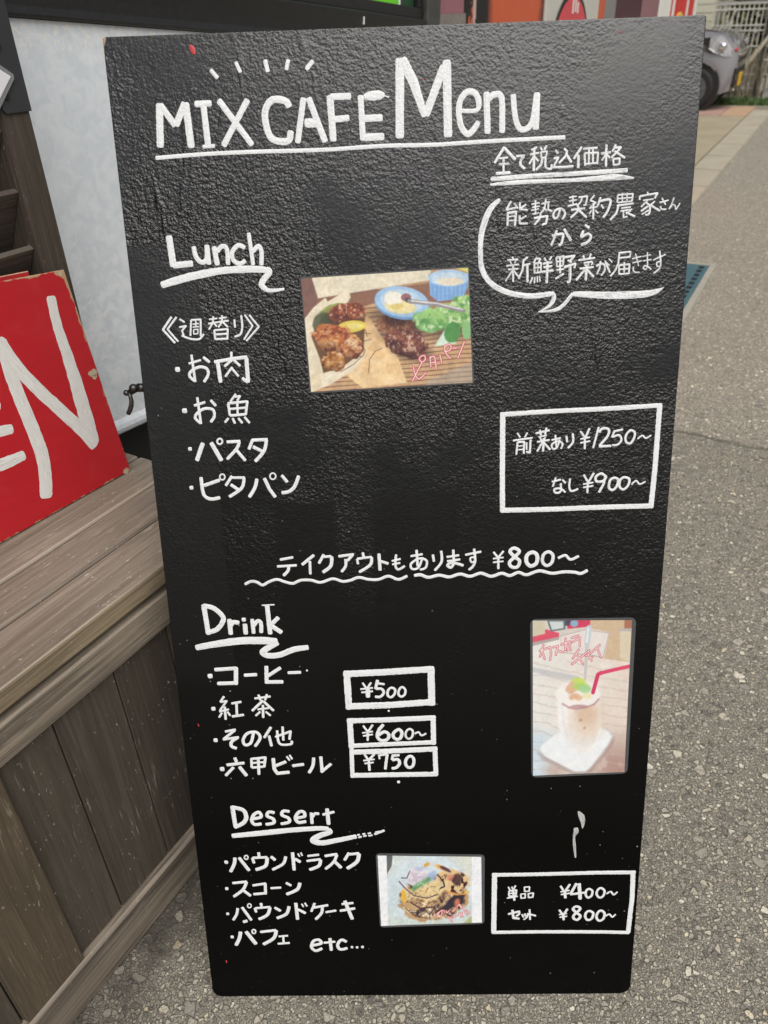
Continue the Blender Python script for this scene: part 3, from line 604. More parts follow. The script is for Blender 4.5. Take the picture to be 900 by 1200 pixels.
 'lunch_list': '2.47:-258.9,955.9 -270.0,942.3 -258.0,927.5;2.16:-253.4,955.6 -264.9,942.6 -254.3,928.9;2.16:-250.5,953.2 -245.1,949.4;2.02:-251.7,944.4 -243.9,945.7 -249.0,940.6 -247.4,934.8;c2.18:-250.0,935.3 -240.1,931.6 -230.6,931.2 -225.0,936.5;2.01:-237.7,952.1 -240.2,934.7;2.16:-237.7,951.8 -227.2,952.0 -228.8,933.7;1.55:-236.5,947.2 -229.5,947.8;1.55:-232.6,950.9 -233.3,944.0;1.55:-236.8,944.1 -229.3,944.5;1.40:-235.9,941.7 -236.4,936.5;1.40:-235.9,941.5 -231.0,941.7 -231.7,936.7;1.40:-236.4,936.6 -231.5,937.0;1.85:-217.9,951.9 -208.6,952.7;2.01:-219.3,947.2 -208.1,948.8;2.00:-212.9,955.2 -214.0,948.1 -219.1,940.9;1.86:-212.9,947.8 -210.0,943.9;1.85:-206.8,952.6 -198.3,953.6;2.01:-208.0,948.8 -196.2,950.0;2.00:-203.1,956.0 -204.0,948.6 -208.5,943.1;2.16:-203.0,948.6 -197.6,942.8;2.17:-213.1,940.7 -213.1,930.0;2.17:-213.2,940.1 -198.1,941.0 -199.7,929.6;2.18:-212.5,935.5 -199.2,936.1;2.34:-212.9,930.5 -199.3,930.7;2.31:-190.1,951.2 -189.9,942.4;c2.31:-182.1,955.3 -181.9,942.7 -184.7,935.1 -191.4,932.6;2.00:-178.3,955.8 -170.5,943.6 -181.2,929.1;2.00:-173.3,955.6 -163.6,942.5 -178.7,927.5;5.40:-261.0,898.5 -255.5,898.8;2.53:-245.2,904.7 -230.8,908.3;2.83:-241.1,914.6 -239.7,884.2;c3.19:-239.6,884.7 -245.4,890.7 -243.3,896.2 -233.6,900.7 -225.4,898.6 -224.5,891.8 -230.0,883.8;3.15:-228.4,911.5 -221.3,905.5;3.79:-216.5,905.7 -192.9,909.0 -178.8,910.2;4.42:-212.6,906.4 -211.2,882.7;4.41:-180.1,909.9 -180.1,881.9;3.83:-180.0,882.2 -186.7,887.1;2.83:-196.2,916.6 -197.1,906.8 -205.6,900.4;2.84:-196.1,909.1 -187.5,900.4;2.53:-196.5,899.7 -205.5,889.2;2.54:-197.0,897.8 -190.2,889.0;5.52:-257.8,852.1 -252.2,852.4;2.91:-243.9,857.6 -230.4,861.3;2.90:-239.2,867.1 -237.8,836.6;c3.27:-237.8,836.9 -243.7,843.6 -240.1,849.7 -231.6,854.0 -222.8,852.5 -221.7,845.1 -226.5,838.3;3.23:-224.5,863.5 -218.7,856.6;2.57:-194.9,869.8 -202.1,861.0;2.41:-196.5,866.3 -190.4,867.1 -194.4,861.9;2.91:-204.7,858.8 -203.9,845.2;2.91:-205.5,859.2 -182.7,860.8 -185.9,845.4;2.59:-203.3,852.8 -185.0,853.8;2.58:-194.3,860.7 -194.9,845.6;2.93:-203.9,845.2 -185.6,846.4;2.60:-205.6,842.6 -210.3,837.5;2.77:-201.1,842.5 -198.7,835.9;2.77:-194.7,842.3 -190.2,836.2;2.76:-187.6,843.5 -181.9,836.0;4.31:-255.4,807.8 -251.1,808.0;4.96:-237.6,814.8 -246.9,793.6;4.95:-228.4,814.9 -217.8,792.9;3.63:-210.3,814.9 -194.2,815.4;c3.63:-195.5,815.1 -199.5,806.7 -211.6,794.6;3.65:-199.9,805.5 -190.1,792.2;3.62:-179.9,817.3 -185.4,805.5;3.62:-181.3,816.4 -162.6,816.6;c3.95:-164.2,816.6 -168.0,803.4 -179.3,791.1;3.97:-180.6,808.7 -169.6,802.8;o2.14:-215.1,815.7 -215.9,813.8 -217.5,812.6 -219.3,812.7 -220.7,813.9 -221.1,815.9 -220.3,817.8 -218.7,818.9 -216.9,818.9 -215.5,817.7 -215.1,815.7;4.41:-258.4,761.7 -254.0,762.0;c4.04:-243.8,774.4 -243.5,759.5 -241.3,751.1 -234.1,747.5 -223.4,749.1;4.06:-241.8,763.9 -222.0,770.3;3.36:-207.4,774.9 -215.9,763.1;3.03:-209.0,772.7 -192.2,772.4;c3.70:-193.5,772.6 -197.3,760.1 -212.9,749.6;3.72:-210.0,764.5 -200.5,757.6;c4.04:-178.6,770.8 -182.0,759.7 -189.5,748.5;4.04:-170.1,771.4 -164.6,757.6 -158.4,747.8;3.69:-149.7,774.3 -143.2,765.6;c4.03:-129.5,773.3 -135.3,760.3 -142.3,754.5 -151.1,753.1;o1.85:-215.9,773.7 -216.6,771.7 -218.2,770.5 -220.1,770.6 -221.4,771.8 -221.8,773.8 -221.1,775.8 -219.5,777.0 -217.6,776.9 -216.3,775.7 -215.9,773.7;o1.85:-156.5,773.1 -157.3,770.9 -159.1,769.6 -161.1,769.7 -162.7,771.1 -163.2,773.3 -162.4,775.5 -160.6,776.8 -158.6,776.7 -157.0,775.3 -156.5,773.1',
 'lunch_price_box': 'c5.16:102.6,838.4 161.3,840.8 225.0,842.2 284.3,844.5;c5.95:281.6,846.1 281.4,795.1 281.1,761.7 279.8,724.1;c5.90:104.6,725.6 165.0,725.6 222.4,726.6 282.9,726.8;c6.01:105.8,840.9 106.1,788.3 107.1,722.8;1.95:122.5,817.0 126.0,811.7;1.95:134.1,817.2 131.0,811.6;2.18:117.7,808.2 140.1,810.9;2.18:123.1,806.7 121.9,791.7;2.40:123.1,806.3 130.7,806.5 130.4,792.6;1.53:123.7,801.6 130.1,802.1;1.53:123.7,797.4 130.2,797.9;1.96:133.3,805.8 133.5,797.0;2.39:137.8,809.0 137.3,793.8 133.1,794.8;2.39:143.2,815.9 159.2,819.2;2.38:148.0,819.9 149.5,813.3;2.38:155.4,822.3 154.0,814.5;1.95:156.1,813.6 146.7,811.4;1.74:148.3,811.1 150.1,807.8;1.74:154.5,811.9 153.1,807.7;2.18:145.2,805.9 159.5,808.0;2.61:152.6,810.4 152.4,794.7;2.40:151.6,806.0 145.5,794.7;2.40:152.7,805.3 160.6,796.5;2.18:161.5,807.7 172.4,809.9;2.17:165.8,813.8 167.4,799.7;c2.18:171.0,808.2 168.0,799.0 163.3,797.8 162.5,802.9 168.9,806.2 174.4,803.2 172.6,797.3;2.39:178.3,812.4 179.5,804.7;c2.60:185.3,815.0 186.1,805.1 180.6,798.0;2.38:193.8,817.4 200.0,809.2;2.59:204.2,820.4 200.0,809.2;2.39:199.3,809.2 199.9,796.2;1.96:194.2,808.0 205.3,809.9;1.96:194.4,803.6 205.9,805.5;2.37:214.6,821.7 209.3,797.3;c2.81:215.3,815.2 218.8,819.6 225.9,818.4 225.0,810.8 216.1,799.6;2.84:215.7,799.1 229.9,799.4;2.38:232.8,817.1 230.0,809.1;2.38:232.9,816.2 242.2,818.0;c2.39:230.2,809.3 237.8,811.5 240.9,806.0 237.0,800.6 230.7,800.1;o2.59:250.0,816.5 255.4,814.4 255.2,807.8 251.3,801.8 246.4,803.7 245.6,810.2 250.0,816.5;c1.95:259.1,806.6 264.3,810.4 268.7,807.3 274.3,810.6;2.23:163.5,758.6 174.2,761.1;2.22:168.0,763.7 164.8,752.7;2.22:175.5,761.0 179.6,756.6;c2.45:173.9,756.8 174.2,747.2 168.4,745.3 166.9,749.7 174.1,750.2 179.8,745.5;c2.44:184.6,762.2 183.9,752.7 186.7,746.9 194.5,749.5;2.44:199.9,766.3 205.6,756.7;2.66:211.8,768.3 205.6,756.7;2.45:205.2,756.7 205.1,744.2;2.01:199.8,754.8 211.5,756.8;2.01:199.9,750.9 211.7,752.7;c2.88:226.3,762.5 220.4,767.2 214.0,763.3 215.4,757.8 223.0,758.5 226.2,763.4;2.88:225.5,765.3 223.2,754.0 218.4,744.6;o2.88:234.8,761.7 239.9,759.3 238.6,751.4 234.1,747.2 229.9,750.4 230.6,758.4 234.8,761.7;o2.88:246.7,762.0 252.6,759.6 251.7,752.2 246.5,747.6 241.9,751.3 242.2,758.5 246.7,762.0;c2.00:255.6,753.0 260.5,757.6 265.1,753.5 271.7,756.5',
 'takeout_line': 'c3.51:-203.4,639.3 -195.4,643.0 -188.2,641.8 -181.7,638.0 -173.7,642.0 -163.8,644.9 -154.3,641.6 -144.8,639.3 -134.9,643.2 -122.8,643.0 -110.9,639.9 -96.2,644.2 -84.3,640.6 -74.6,641.9 -64.8,645.3 -52.9,642.5 -40.9,642.2 -28.7,646.1 -16.8,641.7 -5.9,646.1;c3.90:2.0,646.1 9.6,647.0 19.6,643.6 32.2,646.0 44.7,643.5 57.2,646.8 69.8,643.8 82.3,647.5 94.8,643.2 107.3,646.7 117.3,643.6 127.3,647.4 137.3,644.2 152.2,648.9 167.2,645.4 182.1,646.9 194.6,646.1 202.1,644.4 210.2,648.5;3.21:-158.5,670.1 -142.2,672.8;3.22:-162.6,661.5 -138.5,662.5;c3.71:-148.1,662.5 -149.8,655.6 -155.7,649.4;3.69:-116.9,675.3 -132.5,662.9;3.21:-122.6,667.8 -122.9,650.4;3.44:-105.2,675.8 -112.0,664.2;3.20:-107.3,672.5 -96.3,673.0;c4.18:-96.0,673.0 -97.8,660.9 -107.8,652.7;3.44:-88.1,672.8 -69.2,674.9;3.44:-70.6,674.5 -77.6,666.8;c3.45:-79.5,669.4 -79.8,660.5 -85.2,652.7;3.18:-58.6,677.2 -57.9,671.2;2.95:-65.8,669.3 -64.7,662.2;2.95:-65.8,669.1 -47.9,671.2;c3.68:-48.3,671.2 -50.3,661.1 -64.1,652.0;3.92:-39.4,675.3 -38.6,653.4;3.45:-37.8,665.4 -28.1,662.1;c2.94:-18.9,673.8 -20.0,659.7 -16.5,654.5 -8.5,658.9;2.46:-24.4,665.3 -13.4,667.9;2.47:-24.0,661.0 -14.0,662.8;2.83:-1.8,671.0 13.0,673.3;3.07:5.6,679.0 6.7,657.8;c2.83:12.9,669.6 7.7,656.7 0.2,654.7 -1.2,661.4 8.6,667.8 17.3,665.0 16.2,656.2 9.2,653.4;3.08:24.9,672.7 26.3,663.4;c3.07:34.9,677.3 35.3,663.2 26.9,652.0;2.82:41.3,668.9 56.5,671.0;2.83:41.8,663.6 57.7,665.7;3.07:49.3,678.3 50.3,660.3;c3.35:50.3,661.1 46.5,655.5 42.3,658.6 48.5,661.6 61.7,657.6;2.82:63.5,671.1 82.8,674.9;c3.06:74.1,679.0 75.4,663.7 72.7,656.3 67.7,651.9;o2.31:74.7,667.4 69.7,667.0 71.0,661.7 75.2,663.7;2.56:97.0,674.3 102.5,667.0;2.55:109.3,675.3 103.0,667.0;2.82:103.0,667.0 103.2,652.2;2.05:96.6,665.6 109.5,666.9;2.06:96.6,660.8 109.5,662.1;o4.08:127.9,674.1 121.7,678.5 116.8,674.4 121.9,667.9 128.4,662.0 125.9,654.6 119.1,654.7 116.5,660.6 122.6,667.4 127.9,674.1;o4.60:143.6,672.7 149.1,668.6 148.6,658.9 142.0,655.3 136.9,660.2 137.2,668.9 143.6,672.7;o3.83:162.6,672.8 168.0,668.2 166.8,659.0 160.7,655.4 155.8,660.6 156.8,669.3 162.6,672.8;c3.33:174.0,664.4 182.6,667.9 189.0,662.5 198.9,666.7',
 'drink_heading': '6.09:-256.0,614.3 -253.5,573.6;c6.10:-257.0,612.5 -244.2,609.1 -233.7,597.5 -235.5,588.9 -243.7,579.9 -256.8,576.2;5.70:-226.0,594.4 -225.9,573.0;c5.73:-225.3,584.5 -221.7,589.7 -214.0,588.7;5.72:-207.3,587.6 -207.2,573.1;4.82:-197.9,593.8 -197.4,573.8;c4.84:-196.8,584.0 -191.4,590.7 -187.4,587.9 -188.0,574.6;5.65:-178.2,612.7 -176.9,572.5;5.25:-165.0,595.4 -176.7,583.8;5.72:-176.0,584.9 -162.2,574.3;1.74:-184.6,611.5 -168.9,612.0;5.27:-210.7,592.8 -205.6,593.1;c8.94:-271.6,556.1,7.60 -248.7,560.3,8.94 -216.4,564.3,9.83 -188.7,564.4,9.83 -168.7,562.6,8.94;c7.55:-167.7,561.6,7.55 -175.4,557.6,7.55 -187.7,549.0,8.00 -181.7,543.7,7.55 -166.7,544.6,7.55 -149.2,551.3,7.55 -130.3,554.1,6.66',
 'drink_list': '6.36:-259.9,516.6 -253.8,517.0;5.57:-259.6,470.1 -254.3,470.5;2.48:-135.4,521.9 -133.1,522.1;5.68:-260.9,424.3 -255.6,424.7;6.26:-256.4,381.1 -250.5,381.5;4.98:-250.8,525.5 -221.6,527.0;5.42:-223.2,528.5 -225.3,503.7;5.02:-248.9,506.0 -222.4,506.5;4.54:-214.2,516.9 -197.3,517.7;4.96:-184.9,529.6 -186.2,504.6;5.01:-187.3,507.0 -164.9,506.8;4.51:-166.8,526.9 -184.8,514.9;4.07:-158.7,519.4 -141.7,519.7;2.99:-241.6,488.0 -247.4,479.6;2.77:-247.4,479.6 -238.9,481.1 -248.9,467.6;2.79:-249.9,466.1 -236.9,469.3;3.24:-242.2,473.4 -242.6,454.2;2.79:-246.3,464.6 -250.9,457.5;2.79:-239.6,466.0 -236.0,459.7;3.23:-233.4,477.4 -220.1,479.6;3.23:-226.8,477.5 -227.6,460.3;3.49:-234.3,458.7 -218.3,460.9;2.99:-203.4,483.9 -182.3,486.6;2.98:-197.9,489.6 -195.8,480.8;2.98:-186.8,490.1 -190.1,481.2;3.45:-192.3,481.2 -207.8,466.3;3.46:-192.1,479.8 -179.8,465.8;2.78:-200.6,468.2 -185.4,470.1;3.23:-193.2,474.9 -194.1,456.0;2.78:-197.1,465.2 -203.8,458.9;2.78:-190.6,465.0 -184.3,458.8;3.53:-245.0,436.8 -230.6,439.5;3.52:-231.8,438.8 -248.2,425.5;3.54:-248.9,425.3 -227.5,428.4;c4.24:-228.2,428.4 -237.6,421.8 -238.2,415.0 -231.6,411.8;c4.00:-208.3,434.6 -212.7,420.1 -220.3,416.7 -222.6,424.0 -216.5,433.5 -204.9,435.3 -200.2,426.9 -208.0,414.2;3.74:-184.9,442.7 -195.1,426.8;3.77:-188.7,430.2 -186.3,414.1;3.30:-180.7,427.8 -160.3,435.7 -162.6,423.5;3.27:-170.2,443.1 -170.4,422.4;c3.28:-177.6,437.5 -177.1,422.0 -173.0,416.4 -160.8,417.1 -160.0,422.2;4.30:-235.8,398.4 -233.7,391.2;4.32:-247.3,387.3 -223.3,390.0;4.09:-237.9,384.0 -250.0,371.1;4.81:-230.9,384.7 -222.0,370.3;3.34:-214.1,396.7 -214.5,382.4;3.59:-214.8,395.7 -195.5,397.7 -198.3,383.1;2.88:-213.9,389.6 -197.1,390.8;3.36:-214.5,382.6 -197.8,384.1;3.82:-205.0,395.8 -205.9,371.9;4.77:-185.5,396.7 -185.1,380.0 -181.5,373.5 -165.2,375.1;4.30:-168.7,391.1 -183.9,384.7;2.62:-168.0,399.0 -164.1,392.5;2.62:-164.0,401.0 -160.7,394.5;4.31:-161.3,384.5 -145.5,386.6;c4.29:-132.7,396.6 -134.3,384.3 -140.2,373.3;4.28:-123.3,398.2 -122.7,375.1;4.09:-124.3,374.1 -110.0,387.0',
 'coffee_price_box': '8.79:-88.9,516.0 -35.2,517.9 23.9,520.8;8.72:21.1,524.9 21.6,469.4;8.96:-86.6,470.5 -36.5,471.1 25.6,474.8;8.42:-84.7,521.1 -83.6,465.7;2.65:-65.3,503.6 -60.1,494.5;2.82:-54.3,503.8 -60.1,494.5;5.67:-58.9,495.4 -58.9,482.5;2.48:-68.3,494.5 -52.2,496.1;2.49:-67.3,489.8 -52.3,491.2;3.88:-46.0,507.3 -49.2,494.3;3.18:-46.5,502.3 -37.3,500.8;c3.54:-49.2,494.7 -41.2,494.2 -39.0,488.5 -43.7,483.3 -50.2,483.6;o3.19:-29.1,495.8 -24.5,492.9 -25.6,486.4 -30.3,482.3 -34.0,485.6 -33.4,492.1 -29.1,495.8;o3.01:-15.7,496.5 -11.6,492.7 -12.4,486.1 -16.8,483.0 -20.3,486.3 -19.4,492.8 -15.7,496.5;2.51:-34.5,462.8 -32.1,463.0;4.13:-25.0,357.5 -21.2,357.8',
 'tea_price_box': '7.24:-87.2,449.5 -37.0,450.1 26.2,452.0;6.47:23.2,455.1 23.2,412.5;6.25:-86.5,412.9 -38.0,414.4 26.2,416.4;7.22:-83.6,453.3 -82.7,408.5;2.72:-66.9,442.4 -61.1,433.5;2.90:-54.2,443.5 -60.5,433.5;2.91:-61.1,433.5 -61.5,419.9;2.37:-68.3,431.5 -54.2,433.6;2.37:-67.4,427.2 -54.4,429.3;c4.35:-40.3,443.6 -46.8,435.2 -48.8,425.5 -43.9,420.0 -36.1,421.8 -34.2,428.8 -40.1,432.8 -47.6,427.5;o4.36:-21.8,435.7 -17.4,431.8 -18.8,424.0 -23.3,421.2 -28.0,424.6 -27.9,430.6 -21.8,435.7;o2.90:-7.1,436.4 -3.1,432.5 -4.4,424.7 -8.8,421.9 -12.4,425.9 -11.6,432.6 -7.1,436.4;c2.55:-0.8,429.1 4.2,431.4 8.0,426.5 14.1,429.7',
 'beer_price_box': '7.38:-85.2,403.4 -38.3,404.2 28.3,406.5;6.23:24.9,409.4 25.9,366.2;7.11:-84.9,368.7 -39.3,368.7 28.0,368.8;5.52:-82.9,408.9 -83.3,365.1;2.95:-66.5,400.1 -61.5,391.3;3.32:-53.2,400.5 -61.1,391.3;3.33:-61.1,391.3 -60.6,375.3;2.41:-68.4,390.6 -53.3,392.4;2.41:-67.0,386.2 -54.7,387.8;2.58:-47.9,399.4 -46.9,392.5;2.95:-48.3,397.8 -36.4,399.8;c3.69:-36.7,400.2 -38.4,389.9 -40.1,377.0;3.69:-29.3,399.3 -30.9,390.8;3.69:-29.9,397.3 -20.8,398.1;c4.07:-30.6,390.6 -23.5,391.6 -21.2,385.6 -26.0,379.3 -31.8,378.6;o4.06:-7.5,396.3 -2.8,392.3 -3.7,382.4 -8.7,379.0 -13.1,383.5 -12.6,391.5 -7.5,396.3',
 'dessert_heading': '5.75:-245.2,324.8 -243.3,290.3;c5.76:-246.5,322.7 -231.4,317.8 -227.8,306.8 -232.6,297.4 -245.4,290.6;c4.64:-220.0,303.5 -208.3,306.4 -209.9,313.7 -216.8,310.7 -220.9,301.9 -217.5,294.9 -207.8,295.7;c4.61:-189.2,312.7 -197.1,314.1 -199.7,307.9 -192.0,303.0 -191.9,296.8 -202.8,294.7;c4.61:-169.1,314.3 -177.3,315.3 -179.8,309.1 -171.6,304.3 -171.0,298.0 -182.4,295.0;c4.63:-161.2,304.1 -149.9,306.5 -150.6,313.4 -156.7,313.4 -162.0,304.8 -158.5,297.2 -147.7,298.6;4.32:-140.5,312.6 -140.2,294.4;c4.33:-139.9,304.4 -135.6,310.3 -129.8,309.9;5.17:-119.2,318.5 -118.1,292.8;4.04:-125.6,308.6 -109.4,313.0;c8.21:-249.8,277.0,7.04 -207.0,281.2,8.21 -166.4,285.3,7.62 -131.5,287.3,7.04 -118.2,286.1,6.45;c8.14:-119.5,286.1,6.98 -117.1,280.7,6.98 -129.4,276.5,8.14 -140.5,268.3,8.73 -128.7,264.0,8.14 -108.3,267.8,7.56 -81.2,273.8,6.40;2.92:-80.6,275.7 -76.9,276.3;2.92:-79.2,271.9 -74.6,273.1;2.62:-73.6,276.9 -69.3,277.8;2.63:-72.7,273.7 -67.8,274.6;2.62:-66.4,277.7 -61.8,278.9;2.63:-65.7,274.2 -59.8,275.4;3.50:-57.6,276.6 -43.5,282.8;2.33:-56.4,279.8 -47.5,281.5',
 'dessert_list': '5.37:-263.3,234.4 -258.3,234.8;4.95:-266.1,190.6 -261.5,191.0;4.47:-268.3,147.8 -264.2,148.1;5.11:-265.6,107.7 -261.0,108.1;o2.08:-230.5,242.0 -231.1,240.1 -232.4,238.9 -233.9,238.9 -235.1,240.1 -235.4,242.0 -234.8,243.9 -233.4,245.1 -231.9,245.0 -230.8,243.8 -230.5,242.0;o1.94:-232.4,161.3 -233.0,159.4 -234.4,158.2 -235.9,158.2 -237.1,159.4 -237.4,161.4 -236.8,163.4 -235.4,164.6 -233.9,164.6 -232.7,163.3 -232.4,161.3;o2.26:-229.5,116.9 -230.1,114.9 -231.5,113.6 -233.0,113.6 -234.2,114.9 -234.5,116.9 -233.9,119.0 -232.5,120.2 -231.0,120.2 -229.8,118.9 -229.5,116.9;c4.76:-248.4,242.2 -250.1,231.8 -256.4,218.4;4.76:-243.0,242.1 -230.3,220.0;4.15:-215.5,250.2 -215.2,242.4;3.86:-224.8,241.5 -222.8,232.1;3.86:-224.6,241.2 -203.8,241.9;c5.05:-204.4,241.6 -207.6,227.9 -221.7,221.6;4.45:-199.4,243.1 -193.3,236.8;c4.15:-178.8,243.1 -183.4,230.8 -198.8,221.2;4.73:-169.4,249.5 -168.8,219.8;4.45:-167.1,239.1 -159.3,233.1;2.37:-162.3,247.4 -160.1,242.2;2.37:-158.1,249.0 -156.3,243.5;3.56:-149.5,243.0 -133.2,245.1;3.87:-151.1,234.9 -131.4,237.6;c4.75:-131.9,237.3 -134.7,226.9 -148.1,220.5;4.15:-126.2,242.7 -108.5,245.7;c4.14:-109.3,245.4 -114.0,233.1 -126.2,221.2;4.75:-113.6,234.4 -104.1,222.8;4.13:-92.5,248.0 -99.5,235.2;4.14:-93.7,244.8 -78.8,246.5;c5.31:-79.1,246.2 -82.8,232.6 -96.6,221.7;4.11:-255.5,200.0 -234.7,202.1;c4.37:-235.5,201.8 -241.5,188.9 -255.7,176.9;4.40:-243.2,189.5 -231.6,177.8;3.84:-228.0,195.4 -209.1,198.7;4.10:-210.1,199.0 -210.9,180.3;4.13:-227.9,180.8 -209.8,182.4;3.57:-203.4,190.5 -188.4,191.5;3.82:-181.7,199.5 -174.3,194.3;c4.91:-162.1,199.3 -166.8,187.9 -182.2,179.9;c3.90:-251.5,157.9 -253.6,147.7 -259.6,137.0;4.17:-245.6,159.4 -233.8,136.3;4.50:-245.9,133.4 -239.4,136.1;3.88:-218.5,166.1 -218.0,159.3;3.62:-227.6,157.6 -226.2,149.9;3.62:-227.7,157.0 -205.6,159.1;c4.72:-206.2,158.8 -210.9,145.6 -223.6,138.1;4.17:-200.2,158.1 -191.6,151.9;c4.72:-179.5,160.0 -184.3,146.8 -198.2,139.6;4.70:-170.1,165.7 -169.1,136.7;4.17:-168.0,154.6 -157.1,147.4;2.21:-162.2,164.1 -159.5,158.2;2.49:-157.6,165.6 -154.7,159.4;3.60:-143.6,165.1 -149.4,150.1;3.89:-146.6,156.8 -125.0,161.1;c4.16:-133.4,158.5 -135.2,147.7 -144.1,136.7;3.62:-129.6,148.9 -114.2,151.8;3.87:-106.5,162.4 -89.9,164.3;4.17:-109.5,151.1 -87.8,155.1;4.97:-102.0,168.5 -92.5,136.1;c5.09:-250.8,117.5 -253.3,105.5 -259.5,92.9;5.65:-243.4,117.4 -230.4,94.4;4.24:-223.4,115.9 -200.1,119.0;c5.08:-200.1,119.0 -204.9,104.9 -220.7,94.0;3.12:-197.8,107.7 -184.2,109.1;3.12:-191.2,107.9 -191.4,96.2;3.42:-199.9,95.0 -182.5,96.4;c4.56:-151.4,91.3 -138.5,94.9 -141.4,101.3 -149.2,98.8 -152.3,88.4 -146.3,82.0 -137.1,86.6;4.53:-125.5,104.2 -124.6,82.0;3.69:-134.9,95.8 -118.0,97.8;c4.54:-102.0,97.0 -109.7,100.6 -115.2,91.8 -111.7,84.1 -101.4,86.2;3.99:-96.8,87.6 -93.2,87.9;3.99:-89.6,87.2 -86.1,87.5;4.27:-82.1,87.7 -78.3,88.1',
 'dessert_price_box': 'c5.93:101.3,208.2 166.6,208.5 239.6,209.8 295.0,209.6;c6.42:291.4,212.6 292.8,167.2 292.1,145.9 290.8,107.1;c5.61:101.6,111.0 169.4,111.1 244.4,110.1 292.9,108.3;c7.00:104.2,211.7 104.2,109.4;2.17:123.2,188.2 125.5,182.8;2.17:127.8,188.7 129.4,183.6;2.44:133.2,190.5 130.4,183.9;2.45:124.3,181.6 124.4,171.9;2.72:124.3,181.3 134.4,182.6 133.6,172.4;2.18:124.9,177.0 133.5,177.8;2.19:124.4,172.5 133.6,173.0;2.46:121.5,169.2 136.5,172.3;3.27:129.4,182.7 132.0,165.1;2.17:145.1,187.9 145.7,179.5;2.17:144.6,187.3 152.2,187.8 151.7,179.7;2.18:145.7,180.1 151.6,180.6;2.18:140.4,176.2 141.1,168.4;2.18:139.9,175.6 146.6,176.4 146.5,168.6;2.19:141.0,169.0 146.5,169.5;2.18:150.7,177.0 151.4,169.1;2.45:150.3,176.4 157.6,177.5 156.8,169.7;2.19:151.4,169.7 156.8,170.6;2.98:194.1,189.0 199.9,179.0;3.25:207.2,191.8 200.4,179.0;3.81:200.4,179.0 201.8,168.1;2.45:194.5,178.8 207.1,181.3;2.45:195.1,174.3 207.8,176.5;3.78:216.0,193.2 208.4,175.3;3.54:207.9,174.4 228.4,177.4;4.87:219.4,192.8 222.0,165.7;o3.26:233.6,183.1 238.1,179.4 237.0,171.6 232.3,168.6 229.1,174.1 230.0,180.7 233.6,183.1;o3.25:249.4,184.4 254.5,179.8 253.3,171.4 248.5,168.4 244.1,173.9 245.2,181.1 249.4,184.4;c2.45:257.5,174.6 263.2,178.2 267.2,173.0 272.3,177.7;3.32:123.5,142.0 140.3,147.0;c3.04:139.0,147.0 138.6,141.8 134.5,138.2;3.59:129.5,149.6 131.1,135.5 139.6,134.1;2.77:142.9,141.8 145.0,136.5;2.76:146.3,143.0 148.2,138.0;c2.76:151.3,143.8 150.0,137.1 145.3,132.5;2.76:153.1,150.2 154.3,132.1;2.77:154.3,141.6 162.4,138.7;3.03:193.8,148.8 199.6,139.5;3.30:205.4,150.5 200.1,139.5;3.32:199.9,139.5 200.7,130.9;2.49:193.9,140.2 204.9,142.5;2.49:194.8,135.9 205.4,137.6;o3.85:222.7,150.8 216.9,154.0 212.9,149.4 218.1,143.2 223.5,137.6 219.8,131.5 214.5,133.5 214.3,139.0 218.8,144.2 222.7,150.8;o3.58:235.8,146.1 240.9,142.0 239.6,133.7 234.0,130.7 230.3,136.3 231.4,143.4 235.8,146.1;o3.58:251.3,146.5 256.5,141.8 255.3,132.6 249.7,129.3 245.7,135.2 247.1,142.9 251.3,146.5;c2.49:258.0,136.9 263.3,140.2 267.5,135.5 272.0,140.1',
 'paint_drip': 'c4.34:213.2,308.4,2.17 217.7,300.7,7.60 220.1,291.1,5.43 220.1,281.5,1.52;c5.49:211.2,282.9,5.49 211.7,276.3,6.59 209.4,268.5,3.29 210.6,253.9,3.73 212.8,234.9,2.20;1.07:176.0,344.5 177.0,344.4;0.89:244.3,254.9 245.3,254.6',
 'red_paint_spot': 'c5.37:-212.3,1218.7,2.51 -209.9,1214.3,5.37 -208.6,1210.2,2.86;1.14:19.3,1181.4 20.3,1179.8;1.19:214.8,1216.8 216.2,1215.7;1.29:-278.8,448.9 -278.0,445.1;1.78:-275.6,66.7 -275.2,62.1'}

# ------------------------------------------------------------------ menu board
BW, BH = 0.6, 1.22885
board = empty('menu_board', mat=Matrix([[0.9999979, -0.0026546, -0.0005867, 0.0], [0.0, 0.2870656, -0.9579107, 0.0], [0.0020439, 0.9579073, 0.287065, 0.0], [0.0, 0.0, 0.0, 1.0]]))
tag(board, 'tall black painted menu board with white hand lettering leaning on the asphalt', 'menu board')
bm = bmesh.new()
def arc(cx, cy, r, a0, a1, n=6): return [(cx + r * math.cos(rad(a0 + (a1 - a0) * i / n)), cy + r * math.sin(rad(a0 + (a1 - a0) * i / n))) for i in range(n + 1)]
out = arc(-0.3 + 0.013, 0.013, 0.013, 180, 270) + arc(0.3 - 0.013, 0.013, 0.013, 270, 360) + [(0.3, BH - 0.002), (0.298, BH), (-0.2985, BH), (-0.3, BH - 0.0015)]
add_prism(bm, out, -0.014, 0.0, bev=0.0012)
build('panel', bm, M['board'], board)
for i, (nm, txt) in enumerate(TXT.items()):
    mt = M['white_thin'] if nm in ('tax_note', 'farm_note') else M['drip'] if nm == 'paint_drip' else M['redspot'] if nm == 'red_paint_spot' else M['white']
    lettering(nm, txt, mt, board, i + 3, ragged=0.09 if 'box' in nm else 0.055)
